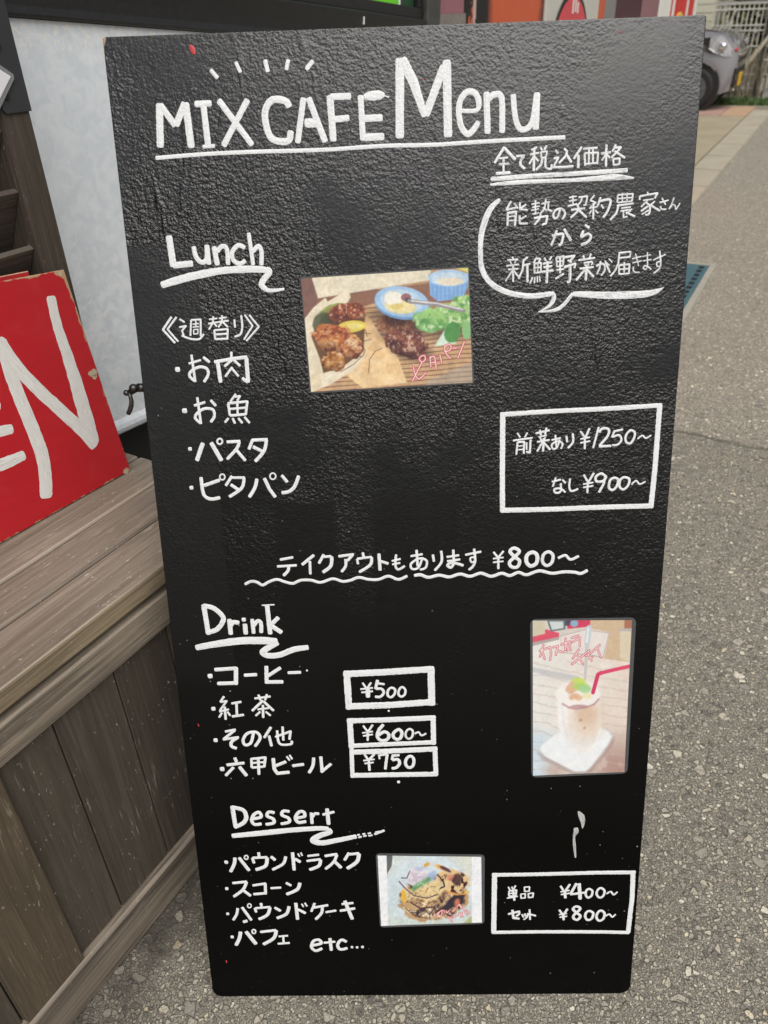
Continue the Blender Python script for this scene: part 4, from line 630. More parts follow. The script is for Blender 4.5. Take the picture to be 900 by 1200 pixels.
# rear stay of the board
bm = bmesh.new()
for sx in (-0.21, 0.21):
    for k in range(1):
        p0 = Vector((sx, BH - 0.06, -0.018)); p1 = Vector((sx, 0.09, -0.56))
        add_tube(bm, [p0, p1], 0.014, 8)
add_tube(bm, [(-0.21, 0.42, -0.37), (0.21, 0.42, -0.37)], 0.011, 8)
build('rear_stay', bm, M['post'], board)
# wing bolt on the left edge
HP = [[-0.30191, 0.87867], [-0.32102, 0.8734], [-0.32501, 0.84924]]
hook = None
bm = bmesh.new()
add_tube(bm, [(-0.2995, HP[0][1], -0.007), (-0.308, HP[0][1], -0.007)], 0.0050, 12)
add_tube(bm, [(-0.307, HP[0][1], -0.007), (HP[1][0] + 0.003, HP[1][1], -0.007)], 0.0036, 10)
bmesh.ops.create_icosphere(bm, subdivisions=3, radius=0.0052, matrix=Matrix.Translation((HP[1][0] + 0.009, HP[1][1] + 0.005, -0.005)))
bmesh.ops.create_icosphere(bm, subdivisions=2, radius=0.0036, matrix=Matrix.Translation((HP[1][0], HP[1][1], -0.005)))
h0 = HP[1]; h1 = HP[2]
crv = [(h0[0] + (h1[0]-h0[0]) * t + 0.0022 * math.sin(PI * t) * 1.6 + 0.003, h0[1] + (h1[1]-h0[1]) * t, -0.005) for t in (0, .2, .4, .6, .8, 1)]
add_tube(bm, crv, [0.0022, 0.0024, 0.0026, 0.0028, 0.0028, 0.0026], 10)
build('wing_bolt', bm, M['dsteel'], board, True)

# ------------------------------------------------------------------ printed food photographs, laminated, fixed to the board
class Paint:
    """colour picture evaluated at the vertices of a fine grid; coordinates are card units"""
    def __init__(s, X, Y, base):
        s.X, s.Y = X, Y
        s.C = np.zeros(X.shape + (3,)); s.C[:] = base
    def nz(s, f, seed=0, oct=3):
        r = np.zeros_like(s.X); a = 1.0; tot = 0
        for o in range(oct):
            rs = np.random.RandomState(seed * 13 + o); g = rs.rand(97, 97)
            x = s.X / f * 2**o + 11; y = s.Y / f * 2**o + 11
            xi = np.floor(x).astype(int); yi = np.floor(y).astype(int); fx = x - xi; fy = y - yi
            fx = fx*fx*(3-2*fx); fy = fy*fy*(3-2*fy); xi %= 96; yi %= 96
            r += a * ((g[yi, xi]*(1-fx)+g[yi, xi+1]*fx)*(1-fy) + (g[yi+1, xi]*(1-fx)+g[yi+1, xi+1]*fx)*fy)
            tot += a; a *= 0.55
        return r / tot
    def put(s, m, c, a=1.0):
        m = np.clip(m, 0, 1)[..., None] * a
        c = np.asarray(c, float)
        s.C = s.C * (1 - m) + c * m
    def seg(s, pts):
        d = np.full(s.X.shape, 1e9)
        for (x0, y0), (x1, y1) in zip(pts[:-1], pts[1:]):
            dx, dy = x1 - x0, y1 - y0; L = dx*dx + dy*dy + 1e-9
            t = np.clip(((s.X - x0)*dx + (s.Y - y0)*dy) / L, 0, 1)
            d = np.minimum(d, np.hypot(s.X - x0 - t*dx, s.Y - y0 - t*dy))
        return d
    def line(s, pts, w, c, soft=3, a=1.0): s.put((w/2 + soft/2 - s.seg(pts)) / soft, c, a)
    def poly(s, pts, c, soft=4, a=1.0, wob=0, seed=1):
        ins = np.zeros(s.X.shape, bool); n = len(pts)
        for i in range(n):
            x0, y0 = pts[i]; x1, y1 = pts[(i+1) % n]
            if y0 == y1: continue
            c_ = ((s.Y >= y0) != (s.Y >= y1)) & (s.X < (x1-x0)*(s.Y-y0)/(y1-y0)+x0)
            ins ^= c_
        d = s.seg(list(pts) + [pts[0]]); d = np.where(ins, d, -d)
        if wob: d = d + (s.nz(40, seed) - 0.5) * wob
        m = np.clip(d / soft + 0.5, 0, 1)
        s.put(m, c, a); return m * a
    def ell(s, cx, cy, rx, ry, c, soft=0.06, a=1.0, rot=0, wob=0, seed=1):
        co, si = math.cos(rad(rot)), math.sin(rad(rot))
        u = ((s.X-cx)*co + (s.Y-cy)*si) / rx; v = (-(s.X-cx)*si + (s.Y-cy)*co) / ry
        r = np.hypot(u, v)
        if wob: r = r + (s.nz(45, seed) - 0.5) * wob
        m = np.clip((1 - r) / soft + 0.5, 0, 1)
        s.put(m, c, a); return m * a
    def meat(s, cx, cy, rx, ry, rot=0, seed=1, tone=((104, 50, 42), (160, 84, 58), (226, 150, 96))):
        m = s.ell(cx, cy, rx, ry, tone[1], 0.10, 1, rot, 0.5, seed)
        n = s.nz(26, seed + 5); n2 = s.nz(60, seed + 9)
        s.put(m * np.clip((0.50 - n) * 6, 0, 1), tone[0], 0.8)
        s.put(m * np.clip((n2 - 0.52) * 5, 0, 1), tone[2], 0.75)
        s.put(m * np.clip((n - 0.66) * 9, 0, 1), (248, 214, 182), 0.7)
        f = s.nz(11, seed + 15, 2); s.put(m * np.clip((0.40 - f) * 7, 0, 1), (70, 32, 26), 0.38); s.put(m * np.clip((f - 0.66) * 8, 0, 1), (255, 226, 190), 0.55)
        co, si = math.cos(rad(rot)), math.sin(rad(rot)); vv = (-(s.X-cx)*si + (s.Y-cy)*co) / ry
        s.put(m * np.clip(vv - 0.15, 0, 1), (50, 26, 24), 0.6)
    def detail(s, k=0.22, c=1.12, pivot=150):
        m = 1 + k * (s.nz(9, 71, 2) - 0.5) + k * 1.1 * (s.nz(26, 72) - 0.5) + k * 0.8 * (s.nz(90, 73) - 0.5)
        s.C = (s.C * m[..., None] - pivot) * c + pivot
        tint = (s.nz(60, 74) - 0.5)[..., None] * np.array([7, 0, -6]); s.C = s.C + tint
    def shade(s, cx, cy, rx, ry, a=0.6, rot=0): s.ell(cx, cy, rx, ry, (40, 24, 22), 1.0, a, rot)
    def write(s, strokes, w, core, rim):
        ds = [s.seg(p) for p in strokes]
        d = np.min(np.stack(ds), 0)
        s.put((w * 1.25 - d) / 2.5, rim); s.put((w * 0.62 - d) / 2.5, core)

def pita(X, Y):
    p = Paint(X, Y, (200, 160, 120))
    p.poly([(40, 55), (410, 40), (410, 250), (40, 330)], (128, 92, 84), 6)
    p.put(p.nz(30, 3) * (Y < 260), (165, 125, 110), 0.35)
    p.poly([(130, 155), (830, 60), (840, 170), (350, 190), (100, 240)], (150, 108, 88), 8)
    p.poly([(100, 60), (660, 15), (655, 72), (130, 155)], (236, 226, 200), 6)
    # slatted wooden tray
    wood = p.poly([(110, 260), (420, 170), (860, 300), (870, 600), (90, 600)], (208, 168, 126), 8)
    st = np.sin((Y + X * 0.09 + p.nz(200, 4) * 20) / 3.4)
    p.put(wood * np.clip((st - 0.45) * 3, 0, 1), (112, 76, 62), 0.75)
    p.put(wood * p.nz(60, 8), (230, 196, 150), 0.35)
    p.poly([(640, 545), (860, 450), (870, 570), (640, 580)], (170, 165, 160), 12, 0.5)
    # pita bread
    b = p.poly([(345, 225), (372, 245), (440, 350), (505, 430), (548, 552), (340, 578), (250, 505), (335, 420)], (246, 212, 162), 6)
    p.put(b * np.clip((p.nz(70, 12) - 0.5) * 4, 0, 1), (222, 170, 112), 0.35)
    p.put(b * np.clip((p.nz(50, 19) - 0.6) * 5, 0, 1), (248, 224, 184), 0.6)
    w = p.poly([(66, 250), (110, 195), (165, 152), (176, 170), (272, 112), (284, 150), (262, 188), (150, 235), (112, 300), (106, 350), (150, 440), (158, 500), (240, 480), (320, 410), (352, 425), (300, 490), (190, 560), (96, 600), (80, 420)], (244, 232, 206), 6)
    p.put(w * np.clip((p.nz(60, 22) - 0.5) * 4, 0, 1), (228, 206, 166), 0.35)
    p.poly([(98, 330), (165, 225), (350, 230), (345, 400), (240, 480), (155, 505), (140, 440)], (120, 84, 56), 6)
    p.ell(205, 205, 62, 26, (150, 160, 80), 0.2, 0.9, -15, 0.5, 2); p.ell(150, 275, 45, 55, (84, 92, 66), 0.2, 0.9, 0, 0.5, 3)
    p.shade(250, 245, 80, 40, 0.4)
    p.meat(268, 222, 92, 46, -8, 31)
    p.ell(290, 284, 66, 28, (238, 214, 92), 0.12, 1, -6, 0.2, 4); p.ell(300, 282, 40, 14, (250, 236, 150), 0.4, 0.8)
    p.meat(215, 342, 116, 66, 12, 33, ((146, 66, 44), (206, 122, 70), (244, 184, 118)))
    p.meat(290, 390, 50, 48, 0, 35, ((130, 60, 40), (214, 140, 88), (248, 214, 170)))
    p.meat(205, 450, 58, 48, 0, 37, ((90, 52, 34), (178, 112, 56), (226, 160, 90)))
    p.shade(515, 310, 90, 50, 0.6); p.shade(575, 408, 85, 36, 0.6, 10)
    p.meat(500, 275, 88, 58, 12, 41, ((96, 50, 46), (166, 100, 74), (224, 156, 104)))
    p.meat(540, 362, 106, 68, 14, 43, ((78, 38, 42), (126, 70, 62), (190, 124, 92)))
    # blue bowl with dip and spoon
    p.shade(530, 235, 135, 50, 0.6); p.ell(525, 180, 130, 72, (118, 160, 208), 0.05, 1, 8); p.ell(523, 170, 127, 70, (168, 204, 238), 0.05, 1, 8); p.ell(522, 168, 100, 54, (196, 220, 238), 0.1, 1, 8)
    p.ell(515, 190, 72, 38, (240, 226, 172), 0.2, 1, 6, 0.3, 6); p.ell(484, 154, 42, 30, (250, 246, 232), 0.2, 1, 0, 0.4, 7); p.ell(500, 192, 30, 14, (226, 204, 120), 0.4, 0.8)
    p.ell(543, 150, 24, 18, (160, 110, 112), 0.2); p.line([(548, 162), (566, 168)], 22, (96, 92, 92)); p.line([(560, 168), (680, 180), (808, 212)], 20, (150, 146, 148)); p.line([(570, 166), (690, 178), (800, 204)], 6, (236, 232, 232))
    # ramekin
    r = p.poly([(648, 45), (835, 40), (832, 100), (806, 156), (690, 168), (656, 140)], (146, 188, 234), 5)
    p.put(r * (0.5 + 0.5*np.sin(X / 3.1)) * (Y > 88), (104, 150, 208), 0.5)
    p.ell(742, 62, 94, 38, (178, 210, 240), 0.06); p.ell(742, 66, 80, 30, (205, 224, 238), 0.1); p.ell(748, 78, 62, 18, (238, 226, 204), 0.3)
    p.poly([(770, 15), (840, 15), (840, 50), (828, 34)], (226, 222, 120), 6)
    # leaves
    p.shade(735, 290, 150, 50, 0.5); l = p.ell(735, 235, 150, 56, (160, 208, 128), 0.14, 1, -10, 0.6, 51); l = np.maximum(l, p.ell(815, 205, 60, 70, (168, 210, 130), 0.14, 1, 0, 0.6, 52)); l = np.maximum(l, p.ell(640, 280, 55, 30, (140, 196, 122), 0.2, 1, 20, 0.6, 53))
    p.put(l * np.clip((p.nz(26, 54) - 0.5) * 6, 0, 1), (96, 156, 84), 0.8); p.put(l * np.clip((0.42 - p.nz(22, 56)) * 8, 0, 1), (224, 240, 196), 0.8)
    p.line([(560, 168), (680, 180), (812, 212)], 18, (158, 152, 156)); p.line([(570, 166), (690, 178), (806, 206)], 6, (236, 232, 232))
    p.poly([(675, 378), (735, 280), (775, 365)], (214, 236, 216), 6); p.ell(760, 312, 38, 50, (84, 148, 78), 0.12, 1, 10, 0.2, 5); p.ell(826, 300, 22, 46, (146, 196, 130), 0.2)
    for q in ([(368, 505), (372, 440), (400, 400), (430, 388)], [(330, 410), (345, 380), (320, 370)], [(300, 430), (340, 425), (352, 395), (330, 372)], [(325, 345), (350, 352), (380, 345)], [(330, 320), (352, 300), (360, 330)], [(345, 315), (378, 318)], [(235, 500), (300, 462), (335, 425)]):
        p.line(q, 3, (92, 62, 54), 3, 0.85)
    p.detail(0.12, 1.05, 165); p.C = p.C * 0.94 + 255 * 0.03
    p.write([[(577, 476), (581, 497), (588, 519), (596, 531), (605, 535), (618, 524), (636, 503)], [(618, 453), (593, 504), (573, 544)], [(607, 432), (616, 423), (628, 421), (633, 428), (633, 439), (627, 449), (618, 453), (609, 448), (605, 440), (607, 432)], [(655, 428), (659, 476)], [(655, 433), (666, 426), (676, 427), (681, 455), (684, 487)], [(662, 456), (680, 453)], [(701, 419), (710, 458)], [(744, 369), (752, 376), (753, 387), (746, 398), (733, 403), (723, 396), (721, 384), (730, 373), (744, 369)], [(724, 401), (735, 419), (749, 435)], [(760, 387), (780, 386)], [(815, 355), (801, 392), (785, 433)]], 5.6, (250, 240, 236), (214, 62, 84))
    return p.C

def chai(X, Y):
    p = Paint(X, Y, (240, 238, 232))
    k = np.clip((X - 90) / 700, 0, 1); kk = np.clip((Y - 300) / 850, 0, 1)
    p.put(k * 0.75, (234, 214, 198)); p.put(np.clip((Y - 760) / 300, 0, 1) * np.clip((X - 430) / 200, 0, 1), (176, 138, 126), 0.85)
    p.put(np.clip((350 - X) / 200, 0, 1) * np.clip((Y - 760) / 120, 0, 1), (206, 226, 240), 0.8)
    p.put(np.clip((Y - 1040) / 60, 0, 1) * np.clip(1 - abs(X - 250) / 120, 0, 1), (196, 164, 150), 0.8)
    g = np.sin((Y - X * 0.16 + p.nz(160, 2) * 60) / 11); p.put(np.clip((g - 0.7) * 3, 0, 1) * (Y > 320), (200, 186, 176), 0.42)
    p.put(np.clip((p.nz(60, 7) - 0.55) * 4, 0, 1), (250, 246, 240), 0.35)
    p.poly([(80, 360), (80, 395), (330, 455), (420, 450), (420, 425)], (190, 190, 195), 14, 0.6)
    p.poly([(80, 30), (500, 30), (500, 130), (280, 150), (80, 200)], (222, 214, 204), 6)
    p.poly([(495, 30), (805, 30), (790, 330), (600, 305), (640, 120), (500, 95)], (216, 190, 158), 6)
    p.poly([(715, 100), (795, 100), (790, 330), (715, 300)], (226, 212, 186), 6); p.line([(715, 104), (795, 106)], 18, (190, 186, 186)); p.poly([(745, 35), (805, 35), (800, 95), (745, 95)], (176, 120, 96), 6)
    p.poly([(84, 150), (180, 100), (275, 125), (275, 155), (84, 198)], (224, 88, 112), 6); p.poly([(84, 190), (275, 152), (275, 170), (84, 215)], (182, 172, 168), 6); p.poly([(90, 50), (170, 45), (175, 130), (90, 150)], (214, 205, 180), 8)
    p.poly([(330, 38), (500, 38), (498, 82), (335, 98)], (218, 70, 100), 6); p.poly([(310, 40), (360, 40), (350, 75), (310, 78)], (80, 78, 98), 6); p.ell(385, 60, 28, 25, (150, 180, 205), 0.3)
    p.poly([(188, 42), (318, 42), (322, 100), (215, 116)], (112, 120, 128), 5); p.poly([(204, 48), (304, 48), (308, 92), (224, 104)], (214, 222, 220), 5)
    p.poly([(280, 145), (460, 100), (640, 122), (596, 300), (500, 282), (300, 262)], (198, 184, 176), 6); p.poly([(284, 150), (460, 106), (632, 128), (590, 292), (500, 274), (300, 256)], (236, 228, 224), 6)
    p.line([(492, 92), (476, 200)], 40, (206, 216, 224), 10); p.line([(476, 200), (462, 450)], 20, (206, 204, 202), 8); p.line([(486, 95), (474, 190)], 10, (244, 248, 250), 8)
    # plate
    p.poly([(130, 985), (160, 1030), (385, 1150), (500, 1140), (668, 905), (668, 870), (600, 1000), (480, 1110), (390, 1120)], (160, 132, 126), 40, 0.8)
    pl = [(126, 960), (140, 930), (250, 835), (590, 802), (640, 825), (660, 860), (640, 915), (500, 1105), (465, 1132), (385, 1134), (170, 1015)]
    p.poly(pl, (212, 214, 218), 30, 0.7); p.poly([(x*0.97+13, y*0.97+27) for x, y in pl], (246, 249, 251), 16)
    # glass
    p.poly([(255, 520), (300, 478), (400, 452), (540, 478), (572, 540), (578, 780), (548, 905), (475, 988), (415, 985), (330, 905), (272, 770)], (247, 244, 240), 26, 0.95)
    p.ell(478, 715, 105, 150, (230, 204, 180), 1.2, 0.85); p.ell(470, 690, 60, 60, (222, 184, 152), 1.4, 0.5); p.ell(430, 742, 12, 10, (170, 130, 108), 1.0, 0.6); p.ell(460, 800, 10, 10, (190, 150, 130), 0.8, 0.7)
    p.ell(300, 720, 30, 160, (252, 250, 250), 0.8, 0.8); p.line([(575, 800), (545, 910), (470, 986), (415, 984)], 10, (252, 252, 252), 12, 0.8); p.line([(300, 640), (308, 760), (340, 880)], 12, (226, 222, 216), 22, 0.6)
    p.ell(412, 558, 158, 94, (250, 246, 242), 0.1); p.line([(300, 622), (345, 648), (400, 660), (470, 650), (530, 625), (562, 590)], 9, (186, 134, 138), 14); p.ell(420, 640, 60, 12, (170, 110, 116), 0.5, 0.6)
    for i, (x, y) in enumerate(((350, 500), (372, 478), (362, 540), (400, 565), (420, 580), (345, 520), (380, 520), (370, 575))): p.ell(x, y, 26, 19, (232, 188, 152), 0.6, 0.9, 0, 0.6, i)
    p.put(np.clip(1 - np.hypot((X-370)/50, (Y-530)/50), 0, 1) * np.clip((0.5 - p.nz(20, 9)) * 6, 0, 1), (190, 132, 102), 0.6)
    p.ell(420, 462, 48, 26, (206, 226, 110), 0.5, 1, 20, 0.7, 4); p.ell(440, 505, 56, 34, (186, 216, 120), 0.5, 1, 10, 0.7, 5); p.ell(462, 520, 40, 30, (170, 216, 160), 0.6, 0.9, 10, 0.6, 6); p.ell(478, 566, 34, 22, (240, 232, 180), 0.8, 0.9)
    p.line([(520, 542), (556, 414), (580, 402)], 28, (216, 62, 104), 5); p.line([(575, 404), (690, 378), (790, 356)], 26, (226, 76, 112), 5)
    p.detail(0.045, 1.04, 215); p.C = p.C * 0.95 + 255 * 0.04
    p.write([[(136, 248), (211, 222), (218, 264), (210, 310)], [(162, 208), (138, 288)], [(150, 239), (171, 304)], [(233, 224), (267, 215), (251, 276)], [(256, 245), (304, 258)], [(291, 205), (353, 184), (356, 242)], [(322, 165), (320, 242)], [(331, 190), (334, 245)], [(368, 159), (414, 144)], [(368, 190), (427, 159), (424, 215)], [(417, 239), (374, 301)], [(368, 341), (494, 245)], [(399, 270), (448, 338)], [(467, 282), (500, 267)], [(485, 276), (510, 316)], [(494, 301), (516, 291)], [(568, 208), (516, 254)], [(550, 230), (577, 294)]], 7.0, (252, 244, 244), (206, 56, 76))
    return p.C

def toast(X, Y):
    p = Paint(X, Y, (212, 221, 220))
    p.put(np.clip((X - 500) / 300, 0, 1) * np.clip((420 - Y) / 300, 0, 1), (226, 224, 206), 0.8)
    p.ell(430, 360, 330, 290, (214, 226, 232), 0.10, 0.9); p.put(np.clip((Y - 520) / 60, 0, 1), (205, 216, 206), 0.7)
    p.poly([(112, 66), (162, 68), (154, 150), (118, 214)], (104, 110, 112), 5)
    p.poly([(690, 590), (760, 520), (760, 590)], (176, 180, 120), 8, 0.8)
    p.ell(470, 395, 265, 170, (196, 160, 120), 0.08, 1, -8, 0.35, 3)
    n = p.nz(44, 5); n2 = p.nz(30, 8); m = np.clip((1 - np.hypot((X-460)/262, (Y-390)/172)) * 10, 0, 1)
    p.put(m * np.clip((n - 0.52) * 7, 0, 1), (240, 222, 186)); p.put(m * np.clip((0.42 - n2) * 9, 0, 1), (110, 84, 84), 0.8); p.put(m * np.clip((0.38 - n) * 8, 0, 1), (60, 50, 62), 0.8); rg = np.abs(p.nz(34, 41) - 0.5); p.put(m * np.clip((0.035 - rg) * 40, 0, 1) * np.clip((Y - 300) / 120, 0, 1), (58, 46, 58), 0.9); rg2 = np.abs(p.nz(22, 44) - 0.5); p.put(m * np.clip((0.03 - rg2) * 40, 0, 1) * np.clip((Y - 420) / 60, 0, 1), (240, 232, 226), 0.8)
    p.ell(620, 270, 120, 90, (226, 196, 150), 0.15, 1, 20, 0.5, 11); p.put(np.clip((1 - np.hypot((X-620)/110, (Y-270)/90)) * 8, 0, 1) * np.clip((0.48 - p.nz(36, 14)) * 9, 0, 1), (70, 40, 44))
    p.ell(600, 240, 40, 26, (214, 140, 116), 0.6, 0.85, 0, 0.9, 66); p.ell(650, 250, 34, 44, (74, 54, 58), 0.6, 0.85, 0, 1.0, 67); p.ell(530, 165, 58, 20, (230, 178, 96), 0.4, 0.9, 22, 0.7, 64); p.ell(560, 175, 46, 12, (92, 64, 84), 0.5, 0.9, 26, 0.8, 65); p.ell(418, 142, 26, 14, (224, 178, 96), 0.3, 1, -30)
    p.ell(470, 320, 110, 66, (236, 214, 164), 0.3, 0.9, -14, 0.5, 17); p.ell(395, 362, 120, 50, (236, 212, 160), 0.3, 0.9, 8, 0.5, 18)
    p.put(np.clip((1 - np.hypot((X-430)/150, (Y-350)/80)) * 6, 0, 1) * np.clip((0.42 - p.nz(16, 21)) * 9, 0, 1), (150, 112, 84), 0.7)
    p.ell(350, 235, 86, 70, (226, 220, 226), 0.12, 1, 0, 0.3, 23); p.put(np.clip((1 - np.hypot((X-350)/80, (Y-235)/64)) * 5, 0, 1) * np.clip((p.nz(18, 25) - 0.5) * 6, 0, 1), (200, 182, 206), 0.7)
    p.ell(375, 172, 52, 18, (186, 198, 224), 0.6, 0.8, 0, 0.8, 61); p.ell(462, 222, 34, 38, (160, 180, 216), 0.7, 0.8, 0, 1.0, 62); p.line([(320, 318), (360, 290), (430, 252)], 34, (104, 160, 112), 22, 0.9); p.put(np.clip(1 - np.hypot((X-370)/70, (Y-285)/40), 0, 1) * np.clip((p.nz(14, 29) - 0.5) * 8, 0, 1), (200, 226, 180), 0.9)
    p.ell(245, 375, 18, 48, (236, 194, 80), 0.4, 1, -8, 0.6, 63); p.ell(300, 455, 70, 24, (200, 168, 126), 0.3, 1, 18, 0.4, 33); p.line([(210, 265), (250, 310), (320, 370), (420, 392), (495, 365)], 8, (96, 70, 92), 5); p.line([(228, 238), (268, 240), (290, 190)], 7, (86, 70, 96), 5)
    p.poly([(480, 490), (560, 440), (640, 350), (700, 380), (690, 430), (610, 470), (520, 520)], (52, 48, 60), 14, 0.95, 26, 35); p.line([(570, 340), (640, 365), (700, 360)], 14, (216, 158, 96), 6); p.ell(720, 348, 20, 12, (226, 190, 110), 0.3); p.ell(645, 425, 26, 34, (214, 130, 98), 0.6, 0.9, 20, 0.9, 68)
    p.line([(500, 215), (545, 270), (552, 305), (520, 318)], 10, (60, 44, 66), 5); p.line([(300, 425), (370, 470), (460, 460)], 10, (70, 52, 64), 6); p.line([(350, 520), (400, 470), (440, 520), (480, 460)], 7, (64, 48, 60), 5); p.line([(260, 470), (330, 530), (420, 545)], 7, (110, 84, 74), 5)
    p.poly([(44, 60), (115, 60), (130, 620), (60, 620)], (240, 242, 246), 4); p.poly([(757, 60), (840, 70), (845, 600), (757, 600)], (240, 242, 246), 4)
    p.detail(0.10, 1.10, 170)
    p.write([[(491, 517), (512, 498), (534, 484), (533, 507), (530, 531)], [(493, 531), (512, 503)], [(547, 484), (554, 503)], [(563, 488), (571, 507), (585, 488)], [(613, 494), (634, 472)], [(646, 460), (662, 437), (677, 468)], [(670, 444), (687, 470)], [(577, 533), (609, 572)], [(591, 547), (611, 543)], [(618, 537), (654, 521)], [(662, 507), (685, 503), (674, 535)], [(679, 521), (690, 532)], [(701, 488), (721, 515)], [(717, 484), (740, 507)]], 6.0, (252, 244, 240), (214, 60, 66))
    return p.C

def mat_print():
    t = NT('photo_print'); a = t.n('ShaderNodeAttribute', attribute_name='ink')
    v = t.coord()
    return t.out(a.outputs['Color'], 0.22, t.bump(t.noise(v, 25, 2), 0.002, 0.25), Coat_Weight=0.5, Coat_Roughness=0.10)
M['print'] = mat_print()

CARDS = {'pita': ([(50, 66), (832, 15), (853, 552), (98, 596)], [(-0.11406, 0.99191), (0.06607, 0.99806), (0.07132, 0.87566), (-0.10971, 0.86986)], [(-0.11511, 0.99371), (0.06698, 0.99956), (0.073, 0.87419), (-0.11126, 0.86799)]), 'chai': ([(85, 42), (800, 38), (745, 1130), (88, 1158)], [(0.14592, 0.58454), (0.26659, 0.58276), (0.26994, 0.36872), (0.1521, 0.36488)], [(0.14284, 0.58608), (0.27178, 0.58578), (0.27424, 0.36573), (0.1502, 0.36155)]), 'toast': ([(48, 75), (828, 85), (833, 578), (75, 605)], [(-0.05409, 0.24333), (0.08579, 0.23911), (0.08748, 0.12981), (-0.05272, 0.12542)], [(-0.05669, 0.24617), (0.09042, 0.24184), (0.09101, 0.12657), (-0.05449, 0.12199)])}
def card(name_label, fn, quad_uv, corners, film, nx, ny, rr):
    root = empty('food_photo'); root.parent = board
    root['label'] = name_label
    f = [Vector(p) for p in film]
    bm = bmesh.new()
    # rounded laminate outline
    pts = []
    for i in range(4):
        p = f[i]; a = (f[i-1] - p).normalized(); b = (f[(i+1) % 4] - p).normalized()
        for k in range(5):
            t = k / 4
            q0 = p + a * rr; q2 = p + b * rr
            pts.append(((1-t)**2 * q0 + 2*t*(1-t) * p + t*t * q2)[:2])
    add_prism(bm, pts[::-1], 0.0002, 0.0009)
    build('laminate', bm, M['film'], root)
    c = [np.array(p) for p in corners]; q = [np.array(p, float) for p in quad_uv]
    me = bpy.data.meshes.new('picture')
    u = np.linspace(0, 1, nx + 1); v = np.linspace(0, 1, ny + 1); U, V = np.meshgrid(u, v)
    bl = lambda A: (A[0]*((1-U)*(1-V))[..., None] + A[1]*(U*(1-V))[..., None] + A[2]*(U*V)[..., None] + A[3]*((1-U)*V)[..., None])
    PX = bl(c); Q = bl(q)
    z = 0.0015 + 0.0004 * np.sin(U * 5.0) * np.sin(V * 4.0)
    co = np.concatenate([PX, z[..., None]], -1).reshape(-1, 3)
    idx = np.arange((nx+1)*(ny+1)).reshape(ny+1, nx+1)
    fc = np.stack([idx[1:, :-1], idx[1:, 1:], idx[:-1, 1:], idx[:-1, :-1]], -1).reshape(-1, 4)
    me.from_pydata(co.tolist(), [], fc.tolist())
    ink = np.clip(fn(Q[..., 0], Q[..., 1]), 0, 255) / 255
    lin = np.where(ink > 0.04045, ((ink + 0.055) / 1.055) ** 2.4, ink / 12.92) * 0.80
    at = me.color_attributes.new('ink', 'FLOAT_COLOR', 'POINT')
    at.data.foreach_set('color', np.concatenate([lin, np.ones(lin.shape[:2] + (1,))], -1).astype(np.float32).ravel())
    me.materials.append(M['print'])
    link(bpy.data.objects.new('picture', me), root)
card('laminated photo of pita bread with grilled chicken, a blue bowl and salad', pita, *CARDS['pita'], 270, 190, 0.003)
card('laminated tall photo of an iced drink with a red straw', chai, *CARDS['chai'], 170, 260, 0.008)
card('laminated small photo of french toast piled on a plate', toast, *CARDS['toast'], 190, 130, 0.006)

# ------------------------------------------------------------------ wooden bench with louvred back
BO = Vector([-0.43192, 0.07118, 0.0]); BA = rad(61)
bench = empty('wooden_bench', BO, (0, 0, BA))
tag(bench, 'dark brown wooden storage bench with louvred back left of the menu board', 'bench')
L0, L1 = -1.25, 0.415
def plank(name, x0, x1, y0, y1, z0, z1, mat, bev=0.003, parent=bench, seg=2):
    bm = bmesh.new(); add_box(bm, x0, x1, y0, y1, z0, z1, bev, seg)
    return build(name, bm, mat, parent)
ys = [(-0.003, 0.081), (0.086, 0.156), (0.1605, 0.240), (0.2445, 0.288)]
for i, (a, b) in enumerate(ys):
    bm = bmesh.new(); add_box(bm, L0, L1 + 0.004, a, b, 0.560, 0.590, 0.0035)
    ob = build('seat_plank', bm, [M['seat'], M['edge'], M['seatworn']], bench)
    for p in ob.data.polygons:
        if p.normal.y < -0.9 and i == 0: p.material_index = 1
        elif max(abs(c) for c in p.normal) < 0.97: p.material_index = 2
for ob in (plank('top_rail', L0, L1, 0.0, 0.030, 0.4935, 0.546, M['rail']), plank('bottom_rail', L0, L1, 0.0, 0.030, 0.003, 0.0865, M['rail'], 0.005, seg=3)):
    ob.data.materials.append(M['railworn'])
    for p in ob.data.polygons:
        if max(abs(c) for c in p.normal) < 0.97: p.material_index = 1
bm = bmesh.new()
seams = [-1.25, -1.15, -1.05, -0.95, -0.85, -0.75, -0.65, -0.56, -0.465, -0.37, -0.27, -0.168, -0.115, 0.0095, 0.108, 0.206, 0.305, 0.413]
for a, b in zip(seams[:-1], seams[1:]):
    add_box(bm, a + 0.0009, b - 0.0009, 0.0135, 0.026, 0.075, 0.505, 0.0012, 1)
build('front_panel', bm, M['panel'], bench)
plank('stile', -0.166, -0.0715, 0.0045, 0.0133, 0.087, 0.493, M['stile'], 0.0018)
plank('stile', -1.02, -0.92, 0.0045, 0.0133, 0.087, 0.493, M['stile'], 0.0018)
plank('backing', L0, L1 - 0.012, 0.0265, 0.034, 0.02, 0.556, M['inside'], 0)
bm = bmesh.new()
for a, b in ((0.032, 0.118), (0.120, 0.205), (0.207, 0.284)): add_box(bm, L1 - 0.011, L1 + 0.001, a, b, 0.02, 0.559, 0.001, 1)
build('end_panel', bm, M['panel'], bench)
plank('back_panel', L0, L1 - 0.012, 0.276, 0.287, 0.02, 0.559, M['panel'], 0)
for px in (0.3685, -0.62, -1.25):
    plank('post', px, px + 0.0425, 0.2895, 0.352, 0.02, 1.32, M['post'], 0.0025)
bm = bmesh.new()
